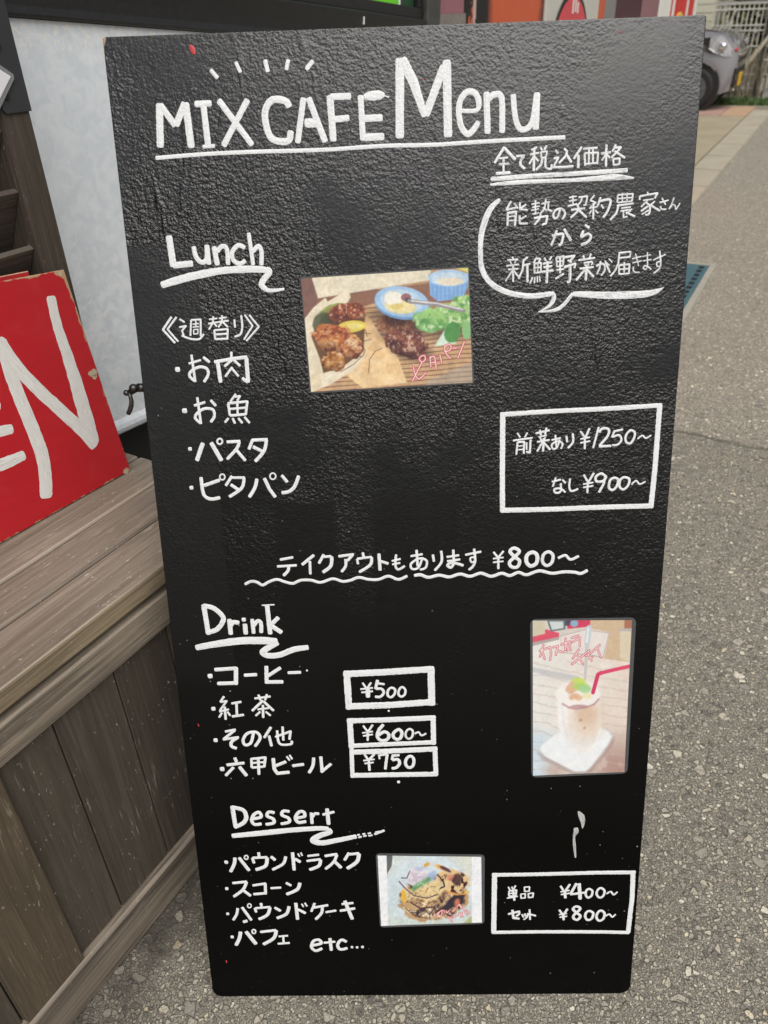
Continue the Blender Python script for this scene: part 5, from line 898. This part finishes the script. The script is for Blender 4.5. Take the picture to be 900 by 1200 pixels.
for k in range(8):
    zt = 1.150 - k * 0.0735
    ang = math.atan2(0.050, 0.085)
    xf = Matrix.Translation((0, 0.2965, zt)) @ Matrix.Rotation(ang, 4, 'X')
    for a, b in ((-0.577, 0.3683), (-1.207, -0.6205)):
        add_box(bm, a, b, 0.0, 0.0085, -0.098, 0.0, 0.0012, 1, xf)
build('louvre_panel', bm, M['slat'], bench)
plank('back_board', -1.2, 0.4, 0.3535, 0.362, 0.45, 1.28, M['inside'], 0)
plank('top_cap', L0, 0.43, 0.275, 0.365, 1.321, 1.342, M['seat'])
# steel bracket on the right post
bm = bmesh.new()
add_prism(bm, [(0.3695, 1.099), (0.3735, 1.0945), (0.4122, 1.0945), (0.4122, 1.30), (0.3695, 1.30)], 0.2862, 0.2892, 'y', 0.0006)
br = build('bracket', bm, M['bracket'], bench)
def screw(x, z, parent):
    bm = bmesh.new()
    bmesh.ops.create_cone(bm, cap_ends=True, segments=16, radius1=0.0044, radius2=0.0030, depth=0.0022, matrix=Matrix.Translation((x, 0.2851, z)) @ Matrix.Rotation(PI/2, 4, 'X'))
    build('screw', bm, M['dsteel'], parent)
    bm = bmesh.new()
    for a in (0.4, 0.4 + PI/2):
        add_box(bm, -0.0021, 0.0021, -0.0003, 0.0003, -0.0005, 0.0005, 0, 1, Matrix.Translation((x, 0.2839, z)) @ Matrix.Rotation(a, 4, 'Y'))
    build('screw_slot', bm, M['gasket'], parent)
screw(0.3860, 1.1675, br); screw(0.3795, 1.1135, br)
# diamond card fixed on the bracket
cardm = empty('white_card', BO, (0, 0, BA))
tag(cardm, 'white pointed card in a clear sleeve on the black bracket', 'card')
cx, cz = (0.3903, 1.1351)
bm = bmesh.new()
add_prism(bm, [(cx + 0.005, cz + 0.002), (cx + 0.0045, cz - 0.003), (cx - 0.03, cz - 0.036), (cx - 0.075, cz), (cx - 0.03, cz + 0.027)], 0.2828, 0.2834, 'y')
build('sleeve', bm, M['clear'], cardm)
bm = bmesh.new()
add_prism(bm, [(cx, cz), (cx - 0.030, cz - 0.028), (cx - 0.068, cz), (cx - 0.030, cz + 0.019)], 0.2822, 0.2827, 'y')
build('card_sheet', bm, M['card'], cardm)

# ------------------------------------------------------------------ red sign on the seat
SM = Matrix([[0.5365497, -0.137024, 0.8326697, -0.6014307], [0.8438687, 0.0871228, -0.5294292, 0.2522811], [0.0, 0.986729, 0.1623759, 0.592], [0.0, 0.0, 0.0, 1.0]])
sign = empty('red_sign', mat=SM)
tag(sign, 'worn red wooden sign with big white painted letters leaning on the bench', 'sign')
so = [(-0.34, 0.0), (0.3, 0.0), (0.3067, 0.3109), (-0.3333, 0.3681)]
bm = bmesh.new(); add_prism(bm, so, -0.009, 0.0, bev=0.0010)
build('sign_panel', bm, M['sign'], sign)
lettering('painted_letters', 'c19.66:180.5,252.5,15.15 175.8,214.8,18.56 173.9,170.8,19.07 174.0,124.3,19.66 172.5,85.5,20.13 163.4,51.5,19.54 153.2,25.8,19.66;c18.40:176.8,253.7,16.59 187.1,210.8,18.04 202.7,174.3,17.94 224.6,131.4,18.83 242.6,97.0,18.67 255.7,60.2,15.64;c19.26:272.6,283.6,14.64 266.5,245.3,14.92 264.7,196.1,17.93 262.5,158.1,20.94 258.7,110.7,23.27 254.7,64.0,21.10;15.05:94.7,146.3,14.91 121.8,141.8,14.61 148.4,137.0,13.47;16.28:94.6,99.8,16.16 119.6,98.0,16.59 149.6,97.0,13.84;c16.56:91.8,214.5,15.59 86.6,181.7,16.59 78.4,137.3,16.97 74.6,101.9,16.56;13.89:83.0,191.0 116.4,185.5 144.0,170.4,11.57;c20:-170.0,250 -168.0,150 -165.0,60;c18:-170.0,245 -110.0,250 -85.0,200 -110.0,160 -165.0,150;o20:-260.0,240 -215.0,200 -210.0,120 -255.0,60 -305.0,110 -310.0,200 -260.0,240', M['letter'], sign, 77, 0.15, 0.16, 0.05)
bm = bmesh.new()
rng = random.Random(5)
for (x, y, r) in [(0.2944, 0.1628, 0.008), (0.2952, 0.1572, 0.005), (0.2922, 0.0028, 0.007), (0.299, 0.3076, 0.005)]:
    n = 11; vs = [bm.verts.new((x + r * (0.5 + 0.7 * rng.random()) * math.cos(2*PI*i/n), y + r * (0.4 + 0.5 * rng.random()) * math.sin(2*PI*i/n), 0.0003)) for i in range(n)]
    bm.faces.new(vs)
build('paint_chips', bm, M['chip'], sign)
sign2 = empty('red_board', mat=SM)
tag(sign2, 'second plain red wooden board tucked behind the red sign', 'board')
M['redplain'] = plain('plain_red_paint', (0.40, 0.012, 0.018), 0.45, 0.15, 20)
bm = bmesh.new(); add_prism(bm, [(-0.2395, 0.001), (0.2685, 0.001), (0.2605, 0.3211), (-0.2395, 0.3592)], -0.020, -0.0115, bev=0.0010)
ob = build('board_panel', bm, [M['redplain'], M['chip']], sign2)
for p in ob.data.polygons:
    if p.normal.y > 0.3 and abs(p.normal.z) > 0.3: p.material_index = 1

# ------------------------------------------------------------------ pale shop trailer behind the bench
UV = Vector((math.cos(BA), math.sin(BA), 0)); WV = Vector((-UV.y, UV.x, 0))
fo = BO + UV * 0.5418 + WV * 0.45 + Vector((0, 0, 1.2006))
shop = empty('shop_trailer', mat=Matrix.Translation(fo) @ Matrix.Rotation(BA, 4, 'Z') @ Matrix.Rotation(rad(4.3), 4, 'Y'))
tag(shop, 'pale grey wall of a food stall with black sill and window behind the bench', 'food stall')
X0, X1 = -1.9, 1.42
bm = bmesh.new()
prof = [(0.010, -0.002), (0.010, -0.640), (0.0095, -0.655), (0.004, -0.664), (0.002, -0.672), (0.004, -0.680), (0.012, -0.686), (0.03, -0.688), (0.9, -0.688), (0.9, -0.002)]
add_prism(bm, prof, X0, X1 - 0.002, 'x')
build('wall_panel', bm, M['shopwall'], shop)
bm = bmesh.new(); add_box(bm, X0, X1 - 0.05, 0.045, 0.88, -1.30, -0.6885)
build('skirt', bm, M['underbody'], shop)
bm = bmesh.new()
add_prism(bm, [(0.0, 0.004), (0.003, 0.0), (0.012, -0.0015), (0.40, -0.0015), (0.40, 0.068), (0.0035, 0.068), (0.0, 0.064), (0.004, 0.030), (0.004, 0.014)], X0, X1 - 0.08, 'x')
build('sill', bm, M['sill'], shop)
bm = bmesh.new(); add_box(bm, X0, X1 - 0.081, 0.012, 0.40, 0.0685, 0.0935, 0.002); build('window_rail', bm, M['sill'], shop)
bm = bmesh.new(); add_box(bm, X0, 0.28, 0.018, 0.40, 0.094, 1.2, 0.002); build('dark_door', bm, M['darkglass'], shop)
bm = bmesh.new()
add_box(bm, 0.281, 0.30, 0.014, 0.05, 0.094, 1.2, 0.002); add_box(bm, 0.301, 1.309, 0.014, 0.05, 1.16, 1.2, 0.002); add_box(bm, 1.310, 1.339, 0.014, 0.05, 0.094, 1.2, 0.002)
build('window_frame', bm, M['sill'], shop)
bm = bmesh.new(); add_box(bm, 0.3005, 1.3095, 0.030, 0.034, 0.094, 1.159); build('window_pane', bm, M['darkglass'], shop)
bm = bmesh.new(); add_box(bm, 1.035, 1.222, 0.0265, 0.0295, 0.0942, 0.40); build('green_poster', bm, M['green'], shop)
bm = bmesh.new(); add_box(bm, 1.2225, 1.232, 0.0265, 0.0295, 0.0942, 0.40); build('poster_edge', bm, M['card'], shop)
bm = bmesh.new(); add_box(bm, 1.2325, 1.305, 0.0265, 0.0295, 0.0942, 0.40); build('dark_green_poster', bm, M['dkgreen'], shop)
bm = bmesh.new(); add_box(bm, X1 - 0.0795, X1, -0.001, 0.90, -0.001, 1.2, 0.006, 3); build('corner_post', bm, M['framegrey'], shop)
bm = bmesh.new(); add_box(bm, X0 - 0.02, X1 + 0.02, -0.03, 0.92, 1.201, 1.26, 0.01); build('roof', bm, M['sill'], shop)
bm = bmesh.new(); add_box(bm, X0, X1 - 0.08, 0.401, 0.9, 0.0, 1.2); build('rear_wall', bm, M['shopwall'], shop)
bm = bmesh.new(); add_box(bm, 1.000, 1.0035, -0.0006, 0.003, 0.040, 0.056); build('paint_mark', bm, M['card'], shop)

# ------------------------------------------------------------------ row of fronts beyond the trailer (seen over the board's top edge)
def bpt(e1, e2, z=0.0): return BO + UV * e1 + WV * e2 + Vector((0, 0, z))
def front(name, label, cat, x0, x1, z1, mat, depth=0.35, y0=0.55):
    r = empty(name, bpt(0, 0), (0, 0, BA)); tag(r, label, cat)
    bm = bmesh.new(); add_box(bm, x0, x1 - 0.004, y0, y0 + depth, 0.02, z1, 0.006)
    build('body', bm, mat, r); return r
E1 = {510: 2.1326, 545: 2.3488, 638: 3.0994, 640: 3.1192, 654: 3.2635, 685: 3.6218, 702: 3.8449, 708: 3.9289, 722: 4.1365, 752: 4.6457, 772: 5.045, 786: 5.3597, 787: 5.3834, 789.6: 5.4459, 803.5: 5.8021, 805.5: 5.8566, 812: 6.0398, 815: 6.1278}
M['pinkwall'] = plain('dusty_pink_paint', (0.30, 0.125, 0.145), 0.5, 0.1, 8)
M['greyband'] = plain('grey_tile_band', (0.23, 0.20, 0.18), 0.7, 0.2, 60)
M['cream'] = plain('cream_enamel', (0.55, 0.53, 0.47), 0.4, 0.06, 6)
M['maroon'] = plain('maroon_paint', (0.070, 0.020, 0.026), 0.4, 0.15, 8)
M['greyp'] = plain('grey_paint', (0.22, 0.21, 0.20), 0.5, 0.12, 10)
M['mauve'] = plain('mauve_paint', (0.27, 0.13, 0.14), 0.5, 0.12, 10)
M['red'] = plain('bright_red_panel', (0.60, 0.030, 0.022), 0.4, 0.08, 8)
M['yellow'] = plain('yellow_disc', (0.80, 0.50, 0.10), 0.4, 0.05)
M['whitep'] = plain('white_paint', (0.72, 0.71, 0.66), 0.5, 0.06, 10)
M['redlogo'] = plain('rose_red_print', (0.62, 0.070, 0.085), 0.4, 0.06)
M['black'] = plain('black_print', (0.015, 0.015, 0.015), 0.45)
def mat_orange():
    t = NT('weathered_orange_paint'); v = t.coord()
    x, y, z = t.xyz(v)
    n = t.noise(v, 7.5, 4, 0.6, 0.6)
    lo, hi = E1[545], E1[640]
    edge = t.math('MAXIMUM', t.math('MULTIPLY', t.step(x, lo + 0.24, lo + 0.18), 1.0), t.math('MULTIPLY', t.step(x, hi - 0.10, hi - 0.04), 0.85))
    m = t.math('MULTIPLY', t.step(n, 0.40, 0.44), edge)
    c = t.mix(t.noise(v, 10, 4), (0.50, 0.085, 0.030, 1), (0.58, 0.125, 0.050, 1))
    c = t.mix(m, c, (0.010, 0.009, 0.009, 1))
    w = t.math('MULTIPLY', t.step(t.math('ABSOLUTE', t.math('SUBTRACT', x, lo + 0.075)), 0.016, 0.008), t.step(t.noise(v, 20, 3), 0.42, 0.5))
    c = t.mix(w, c, (0.50, 0.36, 0.31, 1))
    return t.out(c, 0.5)
M['orange'] = mat_orange()
r = front('pink_wall', 'dusty pink wall end with grey lower band beyond the black window post', 'wall', E1[510], E1[545], 2.3, M['pinkwall'])
bm = bmesh.new(); add_box(bm, E1[510], E1[545] - 0.004, 0.545, 0.5485, 0.02, 1.178); build('grey_band', bm, M['greyband'], r)
front('orange_shutter', 'weathered orange red panel with black peeling paint', 'panel', E1[545], E1[638], 2.2, M['orange'])
r = front('cream_cabinet', 'cream cabinet with a red round topped emblem and orange edge', 'cabinet', E1[640], E1[702], 1.9, M['cream'], 0.6)
ec = 0.5 * (E1[654] + E1[685]); rx = 0.5 * (E1[685] - E1[654])
bm = bmesh.new(); add_prism(bm, [(ec + 0.262*math.cos(2*PI*i/40), 0.978 + 0.262*math.sin(2*PI*i/40)) for i in range(40)], 0.5455, 0.548, 'y'); build('emblem_outline', bm, M['black'], r)
bm = bmesh.new(); add_prism(bm, [(ec + 0.240*math.cos(2*PI*i/40), 0.978 + 0.240*math.sin(2*PI*i/40)) for i in range(40)], 0.5425, 0.545, 'y'); build('emblem', bm, M['redlogo'], r)
bm = bmesh.new()
for (dx, dz, w, h) in ((0.00, 0.14, 0.016, 0.06), (0.035, 0.145, 0.014, 0.05), (0.066, 0.14, 0.014, 0.04)): add_box(bm, ec + dx - 0.02, ec + dx - 0.02 + w, 0.540, 0.542, 1.05 + dz - 0.03, 1.05 + dz - 0.03 + h, 0)
build('emblem_lettering', bm, M['whitep'], r)
bm = bmesh.new(); add_box(bm, E1[702], E1[708] - 0.004, 0.545, 1.14, 0.02, 1.9, 0.004); build('orange_edge', bm, M['orange'] if False else plain('orange_trim', (0.52, 0.11, 0.045), 0.45), r)
front('grey_column', 'plain grey wall column between cream cabinet and maroon door', 'column', E1[708], E1[722], 2.4, M['greyp'])
front('maroon_door', 'dark maroon door panel beyond the grey column', 'door', E1[722], E1[752], 2.2, M['maroon'])
front('mauve_column', 'mauve painted column right of the maroon door', 'column', E1[752], E1[772], 2.4, M['mauve'])
front('white_column', 'narrow white column beside the red banner', 'column', E1[772], E1[786], 2.4, M['whitep'])
r = front('red_banner', 'upright red sign board with white border and yellow disc', 'sign', E1[787], E1[815], 1.85, M['red'], 0.05)
bm = bmesh.new()
for a, b in ((787, 789.6), (803.5, 805.5), (812, 815)): add_box(bm, E1[a] + 0.003, E1[b] - 0.006, 0.545, 0.549, 0.1, 1.84, 0)
build('white_border', bm, M['whitep'], r)
yc = 0.5 * (E1[789.6] + E1[803.5]); yr = 0.5 * (E1[803.5] - E1[789.6])
bm = bmesh.new(); add_prism(bm, [(yc + yr*0.85*math.cos(2*PI*i/32), 1.005 + 0.130*math.sin(2*PI*i/32)) for i in range(32)], 0.5445, 0.5485, 'y'); build('yellow_disc', bm, M['yellow'], r)

# ------------------------------------------------------------------ parked kei car
M['car'] = plain('grey_car_paint', (0.34, 0.325, 0.335), 0.20, 0.03, 5, 0, Metallic=0.55, Coat_Weight=0.8, Coat_Roughness=0.05)
M['carglass'] = plain('car_glass', (0.012, 0.014, 0.015), 0.05, 0.1)
M['tyre'] = plain('tyre_rubber', (0.010, 0.010, 0.011), 0.7, 0.3, 60, 0.3)
M['rim'] = plain('alloy_rim', (0.20, 0.20, 0.21), 0.35, 0.1, 20, 0, Metallic=0.8)
M['lens'] = plain('headlamp_lens', (0.42, 0.42, 0.43), 0.06, 0.45, 22, 0, Coat_Weight=1.0)
M['chrome'] = plain('chrome_trim', (0.75, 0.75, 0.76), 0.10, 0.05, 30, 0, Metallic=1.0)
M['plate'] = plain('yellow_plate', (0.72, 0.42, 0.02), 0.4, 0.05)
M['blackpl'] = plain('black_car_plastic', (0.012, 0.012, 0.013), 0.45)
M['lampred'] = plain('red_reflector', (0.5, 0.05, 0.06), 0.2)
CA = rad(-27)
ch = Vector((math.cos(CA), math.sin(CA), 0)); cl = Vector((-ch.y, ch.x, 0))
CS = 0.90
cpos = Vector((3.79, 10.52, 0.02)) - ch * 1.20 * CS + cl * 0.66 * CS
car = empty('parked_car', cpos, (0, 0, CA)); car.scale = (CS, CS, CS)
tag(car, 'grey compact car with yellow number plate parked nose out by the fence', 'car')
def car_body():
    bm = bmesh.new()
    side = [(-1.66, 0.30), (-1.68, 0.55), (-1.66, 1.02), (0.55, 1.02), (0.98, 1.00), (1.25, 0.978), (1.42, 0.950), (1.52, 0.925), (1.59, 0.89), (1.645, 0.84), (1.68, 0.76), (1.70, 0.64), (1.705, 0.50), (1.70, 0.38), (1.66, 0.24), (1.545, 0.20)]
    for cxw in (1.20, -1.24):
        side += [(cxw + 0.325 * math.cos(a), 0.275 + 0.325 * math.sin(a)) for a in [rad(-14 + i * 208 / 12) for i in range(13)]]
        if cxw > 0: side += [(0.85, 0.19), (-0.85, 0.19)]
    hw = 0.735
    a = [bm.verts.new((p[0], -hw, p[1])) for p in side]; b = [bm.verts.new((p[0], hw, p[1])) for p in side]
    n = len(side); fa = bm.faces.new(a); fb = bm.faces.new(b[::-1])
    for i in range(n): bm.faces.new((a[i], b[i], b[(i+1) % n], a[(i+1) % n]))
    bm.verts.ensure_lookup_table()
    # plan rounding of the nose and tail, tumblehome of the upper sides
    for v in bm.verts:
        s = 1 if v.co.y > 0 else -1
        if v.co.x > 1.30: v.co.y = s * (hw - 0.9 * (v.co.x - 1.30) ** 1.6)
        if v.co.z > 0.9: v.co.y -= s * 0.06
    es = [e for e in bm.edges if len(e.link_faces) == 2 and (fa in e.link_faces or fb in e.link_faces) and max(v.co.z for v in e.verts) > 0.33 and not any(abs(math.hypot(v.co.x - c, v.co.z - 0.275) - 0.325) < 0.004 for v in e.verts for c in (1.20, -1.24))]
    bmesh.ops.bevel(bm, geom=es, offset=0.055, segments=4, affect='EDGES', profile=0.6)
    return bm
ob = build('body', car_body(), M['car'], car, True); ob.data.set_sharp_from_angle(angle=rad(38))
bm = bmesh.new()
cabin = [(-1.62, 1.021), (-1.60, 1.50), (-1.45, 1.62), (-0.4, 1.66), (0.02, 1.60), (0.22, 1.45), (0.66, 1.016)]
add_prism(bm, cabin, -0.64, 0.64, 'y', 0.03); build('cabin', bm, M['car'], car)
bm = bmesh.new()
for x0, x1 in ((-1.50, -0.72), (-0.65, 0.12)):
    for y in (-0.643, 0.640): add_prism(bm, [(x0, 1.08), (x1 + (0.22 if x1 > 0 else 0), 1.08), (x1 - (0.04 if x1 > 0 else 0), 1.50), (x0, 1.50)], y, y + 0.003, 'y')
vs = [bm.verts.new(p) for p in ((0.640, -0.56, 1.045), (0.640, 0.56, 1.045), (0.262, 0.54, 1.42), (0.262, -0.54, 1.42))]; bm.faces.new(vs)
build('window', bm, M['carglass'], car)
for cxw in (1.20, -1.24):
    for s in (-1, 1):
        w = bmesh.new(); R_, r_ = 0.268, 0.10
        ring = []
        profw = [(0.175, 0.0), (0.225, -0.006), (0.258, 0.004), (0.268, 0.025), (0.268, 0.120), (0.255, 0.142), (0.175, 0.145)]
        for k in range(36):
            a = 2*PI*k/36; ring.append([w.verts.new((cxw + q[0]*math.cos(a), s*(0.715 - q[1]), 0.268 + q[0]*math.sin(a))) for q in profw])
        for k in range(36):
            for j in range(len(profw)-1): w.faces.new((ring[k][j], ring[(k+1) % 36][j], ring[(k+1) % 36][j+1], ring[k][j+1]))
        wh = build('wheel', w, M['tyre'], car, True)
        bm = bmesh.new()
        bmesh.ops.create_cone(bm, cap_ends=True, segments=32, radius1=0.176, radius2=0.176, depth=0.02, matrix=Matrix.Translation((cxw, s*0.690, 0.268)) @ Matrix.Rotation(PI/2, 4, 'X'))
        for k in range(7):
            add_box(bm, 0.03, 0.165, -0.008, 0.008, -0.018, 0.018, 0.004, 1, Matrix.Translation((cxw, s*0.704, 0.268)) @ Matrix.Rotation(2*PI*k/7, 4, 'Y'))
        build('rim', bm, M['rim'], wh)
        bm = bmesh.new(); bmesh.ops.create_cone(bm, cap_ends=True, segments=32, radius1=0.335, radius2=0.335, depth=0.5, matrix=Matrix.Translation((cxw, s*0.44, 0.285)) @ Matrix.Rotation(PI/2, 4, 'X'))
        build('wheel_well', bm, M['blackpl'], car)
def nose(s, pts, t, name, mat, parent=car):
    """patch wrapped on the nose: pts = (x along the side or front, z) given as plan position"""
    bm = bmesh.new(); inner = []; outer = []
    for (x, y, z) in pts:
        dx = Vector((0.55, s * 0.83, 0)) if x < 1.60 else Vector((0.95, s * 0.3, 0))
        inner.append(bm.verts.new(Vector((x, y, z)) - dx * 0.03)); outer.append(bm.verts.new(Vector((x, y, z)) + dx * t))
    bm.faces.new(outer); bm.faces.new(inner[::-1])
    n = len(pts)
    for i in range(n): bm.faces.new((inner[i], inner[(i+1) % n], outer[(i+1) % n], outer[i]))
    return build(name, bm, mat, parent)
def ny(x): return 0.735 - (0.9 * (x - 1.30) ** 1.6 if x > 1.30 else 0)
for s in (-1, 1):
    hl = nose(s, [(1.26, s*0.738, 0.885), (1.26, s*0.742, 0.79), (1.40, s*ny(1.40), 0.70), (1.54, s*ny(1.54), 0.655), (1.66, s*0.54, 0.655), (1.665, s*0.50, 0.82), (1.56, s*0.56, 0.89), (1.40, s*0.69, 0.90)], 0.012, 'headlight', M['lens'])
    nose(s, [(1.25, s*0.744, 0.88), (1.25, s*0.747, 0.80), (1.32, s*0.744, 0.755), (1.32, s*0.742, 0.885)], 0.014, 'lamp_housing', M['blackpl'], hl)
    bm = bmesh.new(); bmesh.ops.create_icosphere(bm, subdivisions=3, radius=0.055, matrix=Matrix.Translation((1.49, s*0.675, 0.775))); build('lamp_bulb', bm, M['chrome'], hl, True)
    bm = bmesh.new(); bmesh.ops.create_icosphere(bm, subdivisions=2, radius=0.026, matrix=Matrix.Translation((1.655, s*0.56, 0.73))); build('lamp_reflector', bm, M['lampred'], hl, True)
    bm = bmesh.new(); add_box(bm, 1.665, 1.712, s*0.40 - 0.07, s*0.40 + 0.07, 0.36, 0.43, 0.01); build('fog_lamp', bm, M['chrome'], car)
bm = bmesh.new(); add_box(bm, 1.66, 1.706, -0.50, 0.50, 0.57, 0.64, 0.01); build('grille', bm, M['blackpl'], car)
bm = bmesh.new(); add_box(bm, 1.68, 1.716, -0.50, 0.50, 0.655, 0.685, 0.008); build('chrome_bar', bm, M['chrome'], car)
bm = bmesh.new(); add_box(bm, 1.66, 1.708, -0.55, 0.55, 0.28, 0.52, 0.02); build('lower_grille', bm, M['blackpl'], car)
bm = bmesh.new(); add_box(bm, 1.7085, 1.722, -0.165, 0.165, 0.27, 0.435, 0.004); build('number_plate', bm, M['plate'], car)
bm = bmesh.new(); add_box(bm, 1.69, 1.72, -0.52, 0.52, 0.235, 0.265, 0.008); build('bumper_trim', bm, M['chrome'], car)

# ------------------------------------------------------------------ fence, hedge, house and verge plants at the far end
M['fence'] = plain('grey_fence_wire', (0.62, 0.61, 0.55), 0.45, 0.15, 20)
M['fpost'] = plain('dark_fence_post', (0.035, 0.034, 0.030), 0.5, 0.2, 20)
FA = rad(-27); f0 = Vector((4.98, 11.50, 0))
FX0 = -0.732
fence = empty('mesh_fence', f0, (0, 0, FA))
tag(fence, 'pale grey wire mesh fence behind the parked car', 'fence')
bm = bmesh.new()
x = FX0 + 0.03
while x < 3.0:
    add_box(bm, x - 0.006, x + 0.006, -0.006, 0.006, 0.12, 1.165, 0); x += 0.060
for z in (0.16, 0.33, 0.50, 0.66, 0.84, 0.90, 1.08, 1.155):
    add_box(bm, FX0, 3.05, -0.014, -0.0065, z - 0.008, z + 0.008, 0)
add_box(bm, FX0, 3.05, -0.014, 0.012, 1.135, 1.168, 0)
build('mesh_panel', bm, M['fence'], fence)
for x in (0.0, 1.6):
    bm = bmesh.new(); add_box(bm, x - 0.022, x + 0.022, -0.06, -0.022, 0.0, 1.20, 0.004); build('post', bm, M['fpost'], fence)
bm = bmesh.new(); add_box(bm, -0.055, 0.055, -0.015, 0.015, 0.0, 1.05, 0.006)
wp = build('white_stake', bm, M['whitep']); wp.location = (5.12, 11.44, 0); wp.rotation_euler = (0, rad(4), FA)
tag(wp, 'white stake beside the dark fence post', 'stake')

def leaf_mat(name, c0, c1):
    t = NT(name); v = t.coord(); geo = t.n('ShaderNodeNewGeometry')
    c = t.mix(geo.outputs['Random Per Island'], c0, c1)
    return t.out(c, 0.55, None)
M['leaf'] = leaf_mat('hedge_leaf', (0.030, 0.055, 0.008, 1), (0.115, 0.135, 0.020, 1))
M['leaf2'] = leaf_mat('olive_leaf', (0.045, 0.060, 0.010, 1), (0.165, 0.165, 0.030, 1))
M['grass'] = leaf_mat('verge_grass', (0.040, 0.085, 0.018, 1), (0.10, 0.16, 0.045, 1))
M['straw'] = leaf_mat('dry_straw', (0.36, 0.31, 0.22, 1), (0.62, 0.56, 0.44, 1))
M['bark'] = plain('bark', (0.06, 0.045, 0.03), 0.8, 0.3, 30, 0.5)
def bush(name, label, loc, rx, ry, h, n, mat, seed, z0=0.15):
    root = empty(name, loc); tag(root, label, 'bush', 'bushes behind the fence')
    rng = random.Random(seed); bm = bmesh.new()
    for i in range(n):
        a = rng.uniform(0, 2*PI); zz = rng.random(); rr = math.sqrt(rng.uniform(0.25, 1)) * (0.55 + 0.45 * math.sin(PI * min(1, zz * 0.9 + 0.12)))
        lump = 1 + 0.35 * mnoise.noise((math.cos(a) * 2 + seed, math.sin(a) * 2, zz * 5))
        p = Vector((rx * rr * lump * math.cos(a), ry * rr * lump * math.sin(a), z0 + (h - z0) * zz))
        s = rng.uniform(0.035, 0.075)
        q = Matrix.Rotation(rng.uniform(0, 2*PI), 3, 'Z') @ Matrix.Rotation(rng.uniform(-1.2, 1.2), 3, 'X')
        vs = [bm.verts.new(p + q @ Vector(c) * s) for c in ((0, -1, 0), (0.5, 0, 0.12), (0, 1, 0), (-0.5, 0, 0.12))]
        bm.faces.new(vs)
    build('foliage', bm, mat, root)
    bm = bmesh.new()
    for k in range(5):
        a = k * 1.3; add_tube(bm, [(0.04*math.cos(a), 0.04*math.sin(a), 0), (0.2*rx*math.cos(a), 0.2*ry*math.sin(a), h*0.4), (0.5*rx*math.cos(a), 0.5*ry*math.sin(a), h*0.85)], [0.03, 0.02, 0.006], 6)
    build('stems', bm, M['bark'], root)
fd = Vector((math.cos(FA), math.sin(FA), 0)); fn = Vector((-fd.y, fd.x, 0))
def fpt(a, b): p = f0 + fd * a + fn * b; return (p.x, p.y, 0)
bush('hedge_bush', 'dark olive bush behind the fence nearest the pale house', fpt(-0.05, 0.95), 0.60, 0.5, 2.3, 5200, M['leaf2'], 3)
bush('hedge_bush', 'lighter green bush behind the fence right of the olive bush', fpt(1.15, 1.0), 0.85, 0.6, 2.0, 5200, M['leaf'], 9)
bush('hedge_bush', 'tall green bush furthest to the right behind the fence', fpt(2.7, 1.2), 0.9, 0.7, 2.6, 5200, M['leaf'], 14)

# pale house with clapboard
house = empty('pale_house', [4.45, 12.138, 0.0], (0, 0, FA)); tag(house, 'cream clapboard house beyond the fence', 'house')
M['siding'] = plain('cream_siding', (0.62, 0.60, 0.47), 0.6, 0.06, 6)
bm = bmesh.new(); add_box(bm, -6.5, -0.01, 0.02, 4.0, 0, 2.9)
build('wall', bm, M['siding'], house)
bm = bmesh.new()
for k in range(28): add_box(bm, -6.5, 0.0, -0.004, 0.018, 0.05 + k*0.1, 0.142 + k*0.1, 0, 1, Matrix.Translation((0, 0, 0)))
build('siding', bm, M['siding'], house)
bm = bmesh.new(); add_prism(bm, [(-6.8, 2.9), (0.3, 2.9), (-3.2, 4.3)], -0.3, 4.3, 'y'); build('roof', bm, M['greyp'], house)
bm = bmesh.new(); add_tube(bm, [(-0.60, -0.04, 0.05), (-0.60, -0.04, 2.85)], 0.035, 10); build('downpipe', bm, M['greyp'], house)

# grass along the foot of the fence, straw and a dry stalk bundle
def blades(name, label, region, n, h, mat, seed, kind=None, lean=0.5, w=0.006):
    rng = random.Random(seed); bm = bmesh.new()
    for i in range(n):
        a = rng.uniform(region[0], region[1]); b = rng.uniform(region[2], region[3])
        p = Vector(fpt(a, b)); hh = h * rng.uniform(0.4, 1.1); an = rng.uniform(0, 2*PI)
        d1 = Vector((math.cos(an), math.sin(an), 0)); q = Vector((-d1.y, d1.x, 0)) * w
        t = p + d1 * hh * rng.uniform(0, lean) + Vector((0, 0, hh))
        mid = (p + t) / 2 + Vector((0, 0, hh * 0.12))
        vs = [bm.verts.new(x) for x in (p - q, p + q, mid + q * 0.8, mid - q * 0.8)]
        bm.faces.new(vs); tp = bm.verts.new(t); bm.faces.new((vs[3], vs[2], tp))
    return build(name, bm, mat)
g = blades('verge_grass', '', (-1.3, 1.2, -0.62, -0.10), 6000, 0.085, M['grass'], 4); tag(g, 'short green grass strip along the verge', 'grass', kind='stuff')
s = blades('dry_grass', '', (-0.30, 0.30, -0.06, 0.4), 420, 0.70, M['straw'], 8, lean=0.8, w=0.007); tag(s, 'pale dry grass tangled in the wire fence', 'grass', kind='stuff')
bm = bmesh.new()
add_tube(bm, [(-0.36, -0.10, 0.16), (-0.12, -0.11, 0.52), (0.06, -0.11, 0.80)], [0.025, 0.030, 0.022], 8)
st = build('dry_branch', bm, M['straw']); st.location = f0; st.rotation_euler = (0, 0, FA)
tag(st, 'pale bare branch leaning across the fence', 'branch')
